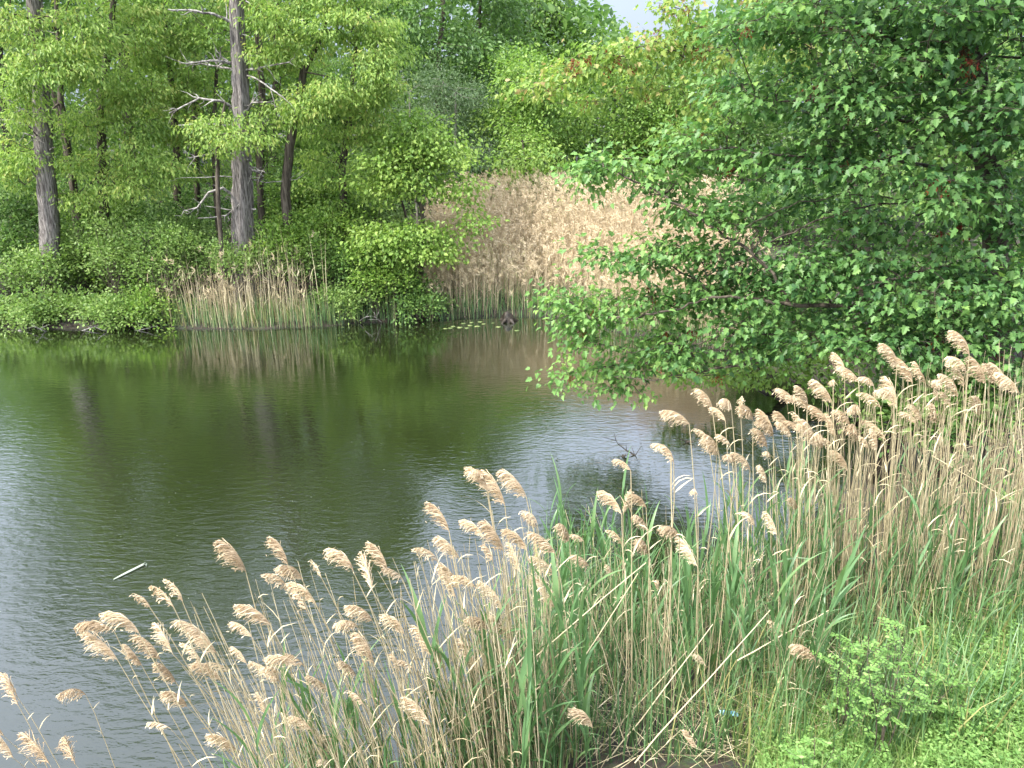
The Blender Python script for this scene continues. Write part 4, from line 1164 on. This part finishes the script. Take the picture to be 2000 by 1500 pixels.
SPECIAL = {
 (480,1117): "tan plumed reed with the tallest full plume above the left clump, over open water",
 (562,1103): "plumed reed whose arched head overlaps its neighbour in the left clump",
 (690,1117): "lone plumed reed standing apart above the middle of the left clump",
 (757,1117): "plumed reed leaning far left on a long slanted stem right of the left clump",
 (223,1233): "outermost plumed reed leaning left over the water at the left clump's edge",
 (944,1050): "plumed reed with the biggest drooping golden head in the middle clump",
 (953,960): "tallest plumed reed of the middle clump with a broad brush-like head",
 (1028,972): "plumed reed with a slim fan head right of the tallest one in the middle clump",
 (1893,692): "tallest reed of the right stand, its stubby head reaching up before the maple leaves",
 (1346,828): "plumed reed at the far left of the right stand, head over the sky reflection",
 (1752,712): "upright plumed reed topping the centre of the right stand",
 (1650,735): "plumed reed with a lone arched head at the top left of the right stand",
 (1157,1422): "short plumed reed bowing over the dark mud at the bottom of the picture",
 (840,1417): "upright plumed reed with a pale egg-shaped head near the bottom centre",
 (1330,1440): "reed with a pale head hanging straight down near the bottom, by the mud",
 (1265,1082): "reed with its long stem slanting across the green blades in the middle",
}
def place_reeds(lst, lab, grp, dmean, dsd, lean, seed, small=.25, psc=1.0):
    r = np.random.default_rng(seed)
    for (px, py) in lst:
        d = dmean + r.uniform(-1, 1) * dsd
        tip = at_y(px, py, d)
        if tip[2] > 3.4: tip = at_z(px, py, 3.3 + r.uniform(-.1, .1))
        bx = tip[0] + lean * (.55 + .9 * r.random()); by = tip[1] + r.normal(.05, .12)
        gz = max(g1(bx, by), -.15)
        base = np.array([bx, by, gz - .03])
        if tip[2] - gz < .45:                         # too low there: bring the stalk nearer
            for dd in np.arange(d, 2.4, -.15):
                tip = at_y(px, py, dd); by = tip[1] + .05; bx = tip[0] + lean * .6
                gz = max(g1(bx, by), -.15)
                if tip[2] - gz > .5: break
            base = np.array([bx, by, gz - .03])
        pl = int(r.integers(5, 9)) if r.random() < small else int(r.choice([0, 1, 2, 3, 4, 9, 10, 11], p=[.18, .15, .16, .13, .12, .06, .11, .09]))
        lb = SPECIAL.get((px, py), lab)
        plumed_reed(base, tip, lb, grp if lb == lab else None, pl if lb == lab else int(r.integers(0, 4)), r, psc)
place_reeds(LEFT, "tan plumed reed in the loose clump standing in water at the lower left", "plumed reeds of the lower left clump", 4.05, .3, .42, 451, .35, .90)
place_reeds(EDGE, "tan plumed reed at the bottom left corner beside open water", "plumed reeds at the bottom left corner", 3.9, .2, .25, 452, .25)
place_reeds(MID, "tan plumed reed in the tight tall clump at the bottom centre", "plumed reeds of the middle clump", 4.7, .35, .22, 453, .3, .98)
place_reeds(GREENM, "tan plumed reed among the green blades right of the middle clump", "plumed reeds among the green blades", 5.2, .5, .12, 454, .6, .85)
place_reeds(RIGHT, "tan plumed reed in the dense tall stand on the right before the maple", "plumed reeds of the right stand", 6.05, .45, .28, 455, .35, .95)
place_reeds([(840, 1417)], "", None, 4.0, .05, .12, 456, 0)
rr_ = np.random.default_rng(457)
hang = plumed_reed(np.array([.35, 3.6, g1(.35, 3.6)]), at_y(1330, 1425, 4.1), SPECIAL[(1330, 1440)], None, 9, rr_, .75, 0)
for c in hang.children:
    if c.name.startswith("plume"):
        c.rotation_quaternion = hang.rotation_quaternion.inverted() @ Quaternion((0, 1, 0), R(165))

# plain dry stems
def dry_stems(name, label, X, Y, H, leanx, seed, rad=.0042, wig=.10, tint=(.55, .22)):
    r = np.random.default_rng(seed)
    N = len(X)
    Z = np.maximum(ground(X, Y), -.15)
    k = 5
    s = np.linspace(0, 1, k)
    lx = leanx + r.normal(0, wig, N); ly = r.normal(0, wig, N)
    P = np.zeros((N, k, 3))
    P[..., 0] = X[:, None] + (lx * H)[:, None] * s[None] ** 1.3
    P[..., 1] = Y[:, None] + (ly * H)[:, None] * s[None] ** 1.3
    P[..., 2] = Z[:, None] - .04 + H[:, None] * s[None] * np.sqrt(np.maximum(.3, 1 - lx ** 2 - ly ** 2))[:, None]
    mb = MB()
    t = np.clip(r.normal(tint[0], tint[1], N), 0, 1)
    rd = rad * r.uniform(.65, 1.2, N)
    A, B = frames(P[:, -1] - P[:, 0])
    ang = np.arange(3) * 2 * math.pi / 3
    rr = rd[:, None] * np.linspace(1, .45, k)[None]
    V = P[:, :, None, :] + rr[:, :, None, None] * (np.cos(ang)[None, None, :, None] * A[:, None, None, :] + np.sin(ang)[None, None, :, None] * B[:, None, None, :])
    idx = np.arange(N * k * 3).reshape(N, k, 3); nx = np.roll(idx, -1, 2)
    F = np.stack([idx[:, :-1], nx[:, :-1], nx[:, 1:], idx[:, 1:]], -1).reshape(-1, 4)
    mb.add(V.reshape(-1, 3), F, np.repeat(t, k * 3))
    # papery leaf remains on the stems
    q = np.repeat(np.arange(N), 2); q = q[r.random(len(q)) < .28]
    f = r.uniform(.25, .95, len(q))
    i0 = np.minimum((f * (k - 1)).astype(int), k - 2); fr = f * (k - 1) - i0
    pos = P[q, i0] * (1 - fr)[:, None] + P[q, i0 + 1] * fr[:, None]
    blades(mb, pos, r.uniform(0, 6.28, len(q)), r.uniform(.10, .28, len(q)), np.full(len(q), .010), r.uniform(.3, 1.0, len(q)), r.uniform(.3, 1.8, len(q)), segs=3, tint=np.clip(t[q] + r.normal(.1, .15, len(q)), 0, 1), twist=1.0)
    return tag(mb.build(name, M['reedtan']), label, kind="stuff")
rng = np.random.default_rng(500)
def scatter(px0, px1, py0, py1, n, z=None):
    """points on the bank inside a stretch seen in the photo"""
    out = []
    while len(out) < n:
        px = rng.uniform(px0, px1); py = rng.uniform(py0, py1)
        zz = .2
        for _ in range(5):
            p = at_z(px, py, zz); zz = max(g1(p[0], p[1]), 0)
        out.append(p[:2])
    a = np.array(out)
    return a[:, 0], a[:, 1]
X1, Y1 = scatter(1540, 2150, 1030, 1250, 760)
dry_stems("dry_reed_stems", "dense dry tan reed stems of the right stand, plumes gone", X1, Y1, rng.uniform(.9, 2.15, 760), -.06, 501, wig=.07)
X1, Y1 = scatter(1050, 1560, 1150, 1430, 300)
dry_stems("dry_reed_stems", "dry tan reed stems among the green blades of the middle bank", X1, Y1, rng.uniform(.4, 1.5, 300), -.05, 502, wig=.14)
X1 = rng.normal(.02, .22, 230); Y1 = rng.normal(4.55, .25, 230)
dry_stems("dry_reed_stems", "bundle of dry tan reed stems in the middle clump", X1, Y1, rng.uniform(.8, 2.2, 230), -.07, 503, wig=.06)
X1 = rng.uniform(-1.75, .1, 330); Y1 = np.interp(X1, [-1.9, .1], [3.95, 4.35]) + rng.normal(0, .22, 330)
dry_stems("dry_reed_stems", "scattered dry tan reed stems of the lower left clump", X1, Y1, rng.uniform(.6, 2.0, 330), -.16, 504, wig=.10)
# long fallen stalks slanting across the mud
FS = [((790, 1500), (1270, 1100)), ((1000, 1490), (1245, 1120)), ((1180, 1500), (1390, 1215)), ((1150, 1500), (1345, 1265)), ((1240, 1490), (1500, 1190)), ((990, 1500), (1110, 1290)), ((1820, 890), (1990, 985)), ((1440, 1290), (1620, 1190))]
for i, ((ax, ay), (bx, by)) in enumerate(FS):
    r = np.random.default_rng(520 + i)
    p1 = at_y(bx, by, 4.5 + .15 * i % .6)
    if i == 6: p1 = at_y(bx, by, 5.6)
    p0 = at_y(ax, ay, p1[1] - .35)
    if i == 6: p0 = at_y(ax, ay, 5.9)
    p0[2] = max(p0[2], max(g1(p0[0], p0[1]), 0) - .02)
    mb = MB()
    P = line3(p0, p1, 7, r, .006)
    tube(mb, P, np.linspace(.0055, .003, 7), 6, tint=.6 + .2 * r.random())
    lab = ["long pale stalk slanting from the bottom centre up into the green blades", "thinner stalk slanting beside the long pale one", "bent stalk crossing the mud towards the blue litter", "stalk crossing low over the dark mud", "stalk slanting into the right-hand blades", "short stalk leaning in the middle clump's foot", "broken straw leaning across the right stand's stems", "fallen straw beside the blue litter"][i]
    tag(mb.build("reed_stalk", M['reedtan'], smooth=True), lab, "reed stalk", "slanting dead reed stalks")

# green reed shoots: a handful of kinds, copied
def green_reed(seed):
    r = np.random.default_rng(seed)
    H = 1.0
    m = 8
    s = np.linspace(0, 1, m)
    P = np.stack([r.normal(0, .03) * s ** 2, r.normal(0, .03) * s ** 2, s * .86], -1)
    mb = MB()
    tube(mb, P, np.linspace(.0045, .0018, m), 5, tint=.45)
    st_ = mb.mesh("stem", M['reedgreen'], True)
    lb = []
    n = int(r.integers(5, 8))
    a0 = r.uniform(0, 6.28)
    for i in range(n):
        f = .25 + .72 * i / (n - 1)
        b = MB()
        base = np.array([[np.interp(f, s, P[:, c]) for c in range(3)]])
        az = np.array([a0 + math.pi * i + r.normal(0, .35)])
        blades(b, base, az, np.array([r.uniform(.26, .42)]), np.array([r.uniform(.018, .028)]), np.array([r.uniform(.12, .38)]), np.array([r.uniform(.25, 1.3)]), segs=7, tint=np.array([r.uniform(.25, .7)]), twist=r.normal(0, .5))
        lb.append(b.mesh("leaf", M['reedgreen']))
    return st_, lb
GREENS = [green_reed(600 + i) for i in range(6)]
def place_greens(X, Y, H, label, group, seed, leanx=-.05):
    r = np.random.default_rng(seed)
    for x, y, h in zip(X, Y, H):
        st_, lb = GREENS[r.integers(0, len(GREENS))]
        root = empty("green_reed", (x, y, max(g1(x, y), -.15) - .03))
        tag(root, label, "reed", group)
        root.rotation_euler = (r.normal(0, .07), leanx + r.normal(0, .08), r.uniform(0, 6.28))
        root.scale = (h, h, h)
        o = bpy.data.objects.new("stem", st_); COL.objects.link(o); o.parent = root
        for me in lb:
            o = bpy.data.objects.new("leaf", me); COL.objects.link(o); o.parent = root
xa = rng.uniform(-1.65, .0, 44); ya = np.interp(xa, [-1.9, .1], [3.95, 4.4]) + rng.normal(0, .15, 44)
place_greens(xa, ya, rng.uniform(.7, 1.35, 44), "green leafy reed shoot among the tan stems of the lower left clump", "green reed shoots of the lower left clump", 611)
xa = rng.normal(.15, .28, 44); ya = rng.normal(4.5, .25, 44)
place_greens(xa, ya, rng.uniform(.9, 1.7, 44), "green leafy reed shoot at the foot of the middle clump", "green reed shoots of the middle clump", 612)
xa, ya = scatter(1060, 1580, 1110, 1400, 160)
place_greens(xa, ya, rng.uniform(.7, 1.5, 160), "green leafy reed shoot in the green sward between the middle clump and the right stand", "green reed shoots of the middle bank", 613)
xa, ya = scatter(1480, 2080, 1060, 1280, 105)
place_greens(xa, ya, rng.uniform(.6, 1.35, 105), "green leafy reed shoot in front of the dense tan stand on the right", "green reed shoots of the right stand", 614)
# the mass of lesser blades between them
N = 3600
xa, ya = scatter(1000, 2100, 1120, 1500, N)
mb = MB()
blades(mb, np.stack([xa, ya, np.maximum(ground(xa, ya), 0) - .02], -1), rng.uniform(0, 6.28, N), rng.uniform(.25, .95, N), rng.uniform(.006, .016, N), np.abs(rng.normal(0, .2, N)), rng.uniform(.1, 1.3, N), segs=4, tint=np.clip(rng.normal(.5, .3, N), 0, 1))
tag(mb.build("reed_leaves", M['reedgreen']), "mixed green and straw reed blades filling the near bank", kind="stuff")
N = 700
xa = rng.uniform(-2.0, .4, N); ya = np.interp(xa, [-2, .4], [3.75, 4.4]) + rng.normal(0, .25, N)
mb = MB()
blades(mb, np.stack([xa, ya, np.maximum(ground(xa, ya), -.1)], -1), rng.uniform(0, 6.28, N), rng.uniform(.3, .9, N), rng.uniform(.006, .016, N), np.abs(rng.normal(0, .2, N)), rng.uniform(.1, 1.1, N), segs=4, tint=np.clip(rng.normal(.5, .3, N), 0, 1))
tag(mb.build("reed_leaves", M['reedgreen']), "green blades at the foot of the lower left reed clump", kind="stuff")
# matted dead reed litter
N = 1800
xa, ya = scatter(1000, 2100, 1150, 1500, N)
mb = MB()
blades(mb, np.stack([xa, ya, np.maximum(ground(xa, ya), 0) + .01 + rng.random(N) * .06], -1), rng.uniform(0, 6.28, N), rng.uniform(.15, .6, N), rng.uniform(.004, .009, N), rng.uniform(1.1, 1.6, N), rng.normal(0, .25, N), segs=2, tint=rng.uniform(0, .8, N))
tag(mb.build("reed_litter", M['reedtan']), "matted broken straw lying on the near bank", kind="stuff")

# ---------------------------------------------------------------- grass, herbs and saplings on the near bank
N = 6500
xa, ya = scatter(1430, 2150, 1230, 1640, N)
mb = MB()
blades(mb, np.stack([xa, ya, ground(xa, ya) - .01], -1), rng.uniform(0, 6.28, N), rng.uniform(.12, .42, N), rng.uniform(.003, .008, N), np.abs(rng.normal(.1, .25, N)), rng.uniform(.3, 1.7, N), segs=4, tint=np.clip(rng.normal(.45, .28, N), 0, 1))
tag(mb.build("grass", M['grass']), "tufted green grass on the near bank at the lower right", kind="stuff")
def herb_patch(px0, px1, py0, py1, n, hmax, seed, leaf=(.022, .05)):
    r = np.random.default_rng(seed)
    X, Y = scatter(px0, px1, py0, py1, n)
    Z = ground(X, Y)
    H = hmax * r.uniform(.35, 1, n) * (.7 + .3 * vnoise(X, Y, 3.1, seed))
    mb = MB()
    base = np.stack([X, Y, Z - .01], -1)
    top = base + np.stack([r.normal(0, .12, n) * H, r.normal(0, .12, n) * H, H], -1)
    edge_tubes(mb, base, top, np.full(n, .002), np.full(n, .001), 3)
    per = 12
    q = np.repeat(np.arange(n), per)
    f = np.tile((np.arange(per) // 2 + 1.0) / (per // 2), n)
    pos = base[q] + (top - base)[q] * f[:, None]
    az = np.repeat(r.uniform(0, 6.28, n), per) + np.tile(np.arange(per) * math.pi, n) + np.tile((np.arange(per) // 2) * 1.57, n)
    d = np.stack([np.cos(az), np.sin(az), np.full(len(az), .25)], -1) + r.normal(size=(len(az), 3)) * .2
    nn = r.normal(size=(len(az), 3)) * .3; nn[:, 2] += 1
    leaves(mb, pos, d, nn, r.uniform(*leaf, len(az)) * (1.25 - .5 * f), LENS_HALF, tint=np.clip(r.normal(.5, .25, len(az)), 0, 1), wid=1.25)
    return mb
tag(herb_patch(1790, 2150, 1290, 1640, 4200, .40, 701, (.022, .048)).build("herbs", M['herb']), "bright green low herbs covering the bank in the lower right corner", kind="stuff")
tag(herb_patch(1480, 1850, 1390, 1640, 1700, .28, 702, (.018, .04)).build("herbs", M['herb']), "herbs and small weeds at the foot of the near saplings", kind="stuff")
tag(herb_patch(1780, 2100, 1150, 1290, 300, .3, 703, (.03, .06)).build("herbs", M['herb']), "broad-leaved weeds below the right reed stand", kind="stuff")

def sapling(label, px, py, d, spread_px, h, seed, n=34, mat='herb', leaf=.026):
    r = np.random.default_rng(seed)
    zz = 1.0
    p = at_y(px, py, d)
    gx_, gy_ = p[0], p[1]; gz = g1(gx_, gy_)
    root = empty("sapling", (gx_, gy_, gz)); tag(root, label, "sapling", "leafy saplings on the near bank")
    sb, lb = MB(), MB()
    k = spread_px * 1.0 / px_per_m(d, 2.0)
    for i in range(5):
        a = r.uniform(0, 6.28); ro = k * r.uniform(.1, .5)
        top = np.array([math.cos(a) * ro, math.sin(a) * ro, h * r.uniform(.75, 1.05)])
        P = line3(np.zeros(3), top, 7, r, .012)
        tube(sb, P, np.linspace(.006, .0015, 7), 5)
        m = n
        f = r.uniform(.25, 1, m)
        b = np.stack([np.interp(f, np.linspace(0, 1, 7), P[:, c]) for c in range(3)], -1)
        az = r.uniform(0, 6.28, m)
        L = k * r.uniform(.25, .6, m) * (1.2 - .6 * f)
        d_ = np.stack([np.cos(az), np.sin(az), r.uniform(.1, .7, m)], -1)
        e = b + nrm(d_) * L[:, None]
        edge_tubes(sb, b, e, np.full(m, .002), np.full(m, .0008), 3)
        per = 18
        q = np.repeat(np.arange(m), per)
        fr = np.tile(np.linspace(.15, 1, per), m)
        pos = b[q] + (e - b)[q] * fr[:, None]
        az2 = az[q] + np.tile(np.where(np.arange(per) % 2, 1.1, -1.1), m)
        dd = np.stack([np.cos(az2), np.sin(az2), r.normal(.1, .25, len(q))], -1)
        nn = r.normal(size=(len(q), 3)) * .35; nn[:, 2] += 1
        leaves(lb, pos, dd, nn, leaf * r.uniform(.7, 1.25, len(q)), LENS_HALF, tint=np.clip(r.normal(.45, .22, len(q)), 0, 1), wid=1.5)
    sb.build("stem", M['bark'], root, smooth=True)
    lb.build("foliage", M[mat], root)
sapling("tallest leafy sapling on the near bank at the lower right, small paired leaflets", 1715, 1500, 3.75, 200, 1.05, 720, 9)
sapling("leafy sapling standing left behind the tallest one on the near bank", 1640, 1420, 4.15, 150, .9, 721, 8)
sapling("short leafy sapling at the bottom edge of the picture", 1580, 1540, 3.55, 120, .45, 722, 9)
sapling("leafy sapling right of the tallest one among the grass", 1800, 1440, 3.95, 110, .55, 723, 8)
# broad blue-green flag leaves
def flag(label, px, py, d, seed, n=6, L=.5, W=.026):
    r = np.random.default_rng(seed)
    p = at_y(px, py, d); gz = g1(p[0], p[1])
    root = empty("flag_leaf_plant", (p[0], p[1], gz)); tag(root, label, "plant", "broad-bladed plants on the near bank")
    for i in range(n):
        mb = MB()
        blades(mb, np.array([[r.normal(0, .02), r.normal(0, .02), -.02]]), np.array([r.uniform(0, 6.28)]), np.array([L * r.uniform(.7, 1.2)]), np.array([W]), np.array([r.uniform(.03, .2)]), np.array([r.uniform(.1, .5)]), segs=6, tint=np.array([r.uniform(.1, .35)]), twist=r.normal(0, .6))
        mb.build("leaf", M['reedgreen'], root)
flag("broad blue-green blades rising in the herbs near the bottom right", 1870, 1500, 3.6, 730, 6, .55)
flag("broad blades at the bottom edge between sapling and mud", 1650, 1540, 3.5, 731, 6, .6)
flag("broad blades below the right reed stand beside bare straw", 1925, 1330, 4.4, 732, 5, .5)

# ---------------------------------------------------------------- small things on and in the water
def on_water(px, py, z=0.0): return at_z(px, py, z)
# floating pale reed blade
a = on_water(222, 1133); b = on_water(286, 1102)
mb = MB()
P = np.array([a, a * .75 + b * .25, a * .5 + b * .5, a * .2 + b * .8, b, b + np.array([.02, -.05, 0])]); P[:, 2] = [.006, .010, .012, .014, .016, .006]
w = np.array([.006, .014, .017, .015, .018, .005])
dr_ = nrm(b - a); sd = np.array([-dr_[1], dr_[0], 0])
th_ = .006
V = []
for p, ww in zip(P, w):
    V += [p - sd * ww, p + sd * ww, p + sd * ww + [0, 0, th_], p - sd * ww + [0, 0, th_]]
F = []
for i in range(5):
    for j in range(4):
        F.append((4 * i + j, 4 * i + (j + 1) % 4, 4 * i + 4 + (j + 1) % 4, 4 * i + 4 + j))
mb.add(V, F, np.full(24, .95)); mb.add(V[:4], [(3, 2, 1, 0)], np.full(4, .9)); mb.add(V[-4:], [(0, 1, 2, 3)], np.full(4, .9))
M['palestraw'] = leaf_mat("bleached_straw", [(0, (.12, .13, .08)), (1, (.28, .32, .25))], trans=.1)
tag(mb.build("floating_reed_blade", M['palestraw']), "pale bent reed blade floating on the pond at the lower left", "reed blade")
# lily pads near the reed bed
M['pad'] = leaf_mat("lily_pad", [(0, (.09, .13, .04)), (1, (.20, .24, .09))], trans=.1)
rp = np.random.default_rng(740)
def pad_mesh(seed):
    r = np.random.default_rng(seed)
    b = MB(); n = 16
    a_ = np.linspace(.25, 2 * math.pi - .25, n)
    rad = .09 * (1 + r.normal(0, .04, n))
    top = np.stack([np.cos(a_) * rad, np.sin(a_) * rad, np.full(n, .008) + r.random(n) * .006], -1)
    bot = top - [0, 0, .006]
    V = np.concatenate([[[0, 0, .009]], top, [[0, 0, .002]], bot])
    F3 = [(0, i + 1, i + 2) for i in range(n - 1)] + [(n + 1, n + 3 + i, n + 2 + i) for i in range(n - 1)]
    F4 = [(i + 1, n + 2 + i, n + 3 + i, i + 2) for i in range(n - 1)] + [(0, n + 1, n + 2, 1), (n, 2 * n + 1, n + 1, 0)]
    b.add(V, F3, np.full(len(V), r.random())); b.f.setdefault(4, []).append(np.array(F4, dtype=np.int32))
    return b.mesh("lily_pad", M['pad'])
PADS = [pad_mesh(i) for i in range(3)]
for i, (px, py) in enumerate([(905,632),(918,636),(932,638),(912,641),(945,633),(921,630),(963,631),(973,639),(885,638),(880,641),(898,640),(870,642),(1010,646),(938,629)]):
    o = bpy.data.objects.new("lily_pad", PADS[i % 3]); COL.objects.link(o)
    p = on_water(px, py); o.location = p
    o.rotation_euler = (0, 0, rp.random() * 6.28); s = rp.uniform(.4, .75); o.scale = (s, s, s)
    tag(o, "small yellow-green lily pad floating before the far reed bed", "lily pad", "lily pads before the far reed bed")
# dark stump by the reed bed
p = on_water(993, 628)
root = empty("stump", p); tag(root, "dark weathered stump at the waterline of the far reed bed", "stump")
mb = MB(); rs = np.random.default_rng(750)
tube(mb, np.array([[0, 0, -.15], [0, .01, .05], [-.02, .02, .17], [-.05, .02, .24]]), [.17, .15, .11, .04], 11, wob=.22, rng=rs)
mb.build("stump_body", M['darkwood'], root)
mb = MB()
for a_ in (0.4, 2.6, 4.0, 5.3):
    tube(mb, np.array([[math.cos(a_) * .10, math.sin(a_) * .10, .06], [math.cos(a_) * .2, math.sin(a_) * .2, .02], [math.cos(a_) * .3, math.sin(a_) * .3, -.05]]), [.05, .035, .015], 6)
mb.build("root", M['darkwood'], root)
# sunken snags
def snag(label, pts, r0, seed, twigs=5):
    r = np.random.default_rng(seed)
    Q = np.array([at_z(px, py, z) for px, py, z in pts])
    root = empty("snag", Q[0]); tag(root, label, "snag")
    mb = MB()
    m = (len(Q) - 1) * 4 + 1
    tt = np.linspace(0, len(Q) - 1, m)
    P = np.stack([np.interp(tt, np.arange(len(Q)), Q[:, c]) for c in range(3)], -1) - Q[0]
    P[1:] += r.normal(size=(m - 1, 3)) * .01
    tube(mb, P, np.linspace(r0, r0 * .3, m), 6)
    mb.build("branch", M['darkwood'], root)
    mb = MB()
    for _ in range(twigs):
        i = r.integers(1, m); d = nrm(r.normal(size=3)); d[2] = abs(d[2])
        tube(mb, P[i] + d * np.linspace(0, r.uniform(.08, .25), 3)[:, None], np.linspace(r0 * .5, .002, 3), 4)
    mb.build("twig", M['darkwood'], root)
snag("thin dead twigs sticking out of the water left of the maple's reflection", [(1252, 898, -.05), (1225, 880, .06), (1203, 862, .12)], .014, 761, 7)
snag("short dark chip of driftwood below the dead twigs", [(1214, 892, -.01), (1222, 886, .05)], .022, 762, 1)
snag("small dark floating stick by the right stand's first plumes", [(1340, 864, .0), (1354, 863, .03)], .022, 763, 2)
snag("dark upturned root in the cove under the big maple", [(1545, 785, -.1), (1515, 772, .18), (1495, 768, .22)], .09, 764, 6)
snag("sunken branch in the shaded cove behind the right stand", [(1700, 822, -.05), (1660, 815, .12), (1620, 800, .1)], .05, 765, 6)
for i, (x0, x1, up) in enumerate([(20, 75, .12), (95, 60, .2), (150, 200, .1), (215, 180, .22), (250, 300, .12), (690, 720, .25), (745, 735, .3)]):
    r = np.random.default_rng(780 + i)
    py0 = 650 if x0 < 400 else 632
    a = at_z(x0, py0, -.05); b = at_z(x1, py0 - 14, up)
    root = empty("fallen_branch", a); tag(root, "bare grey branch poking out along the far left waterline", "branch", "bare branches along the far left waterline")
    mb = MB()
    P = line3(np.zeros(3), b - a, 6, r, .02)
    tube(mb, P, np.linspace(.016, .006, 6), 5)
    for _ in range(4):
        k = r.integers(1, 5); d = nrm(r.normal(size=3)); d[2] = abs(d[2])
        tube(mb, P[k] + d * np.linspace(0, r.uniform(.1, .3), 3)[:, None], np.array([.006, .004, .002]), 4)
    mb.build("branch", M['deadlimb'], root)
# blue litter in the mud
mb = MB()
zz_ = .1
for _ in range(8):
    c = at_z(1423, 1394, zz_ + .07); zz_ = max(g1(c[0], c[1]), 0)
gz = zz_
def litter_mat():
    m, N, Lk = new_mat("blue_striped_wrapper")
    out = N.new("ShaderNodeOutputMaterial"); bs = N.new("ShaderNodeBsdfPrincipled"); bs.inputs["Roughness"].default_value = .35
    tc = N.new("ShaderNodeTexCoord"); wv = N.new("ShaderNodeTexWave"); wv.inputs["Scale"].default_value = 22
    Lk.new(tc.outputs["Object"], wv.inputs["Vector"])
    cr = ramp(N, [(.35, (.06, .30, .55)), (.6, (.36, .60, .74))]); Lk.new(wv.outputs["Fac"], cr.inputs["Fac"])
    Lk.new(cr.outputs["Color"], bs.inputs["Base Color"]); Lk.new(bs.outputs[0], out.inputs["Surface"])
    return m
tube(mb, np.array([[-.06, 0, 0], [-.055, 0, 0], [-.02, .004, .002], [.03, .0, .004], [.055, -.003, .002], [.06, 0, 0]]), [.006, .015, .018, .017, .015, .006], 12, wob=.06, rng=np.random.default_rng(3))
o = mb.build("plastic_wrapper", litter_mat())
o.location = (c[0], c[1], gz + .07); o.rotation_euler = (0, .05, -.1); o.scale = (1.25, 1.25, 1.25)
tag(o, "blue and white striped plastic wrapper lying in the mud among the stems", "litter")
# pollen and petals adrift
N = 170
r = np.random.default_rng(770)
px = r.uniform(0, 1250, N); py = r.uniform(650, 1250, N)
ok = (py < 950) | (px < 900)
P = np.array([at_z(a_, b_, .004) for a_, b_ in zip(px[ok], py[ok])])
N = len(P)
mb = MB()
dd = r.normal(size=(N, 3)) * np.array([1, 1, .02])
leaves(mb, P, dd, np.tile([0, 0, 1.0], (N, 1)), r.uniform(.006, .016, N), LENS_HALF, fold=.05, tint=r.uniform(.6, 1, N), wid=1.3, curl=0)
tag(mb.build("floating_petals", M['palestraw']), "scattered pale petals and pollen drifting on the pond", kind="stuff")
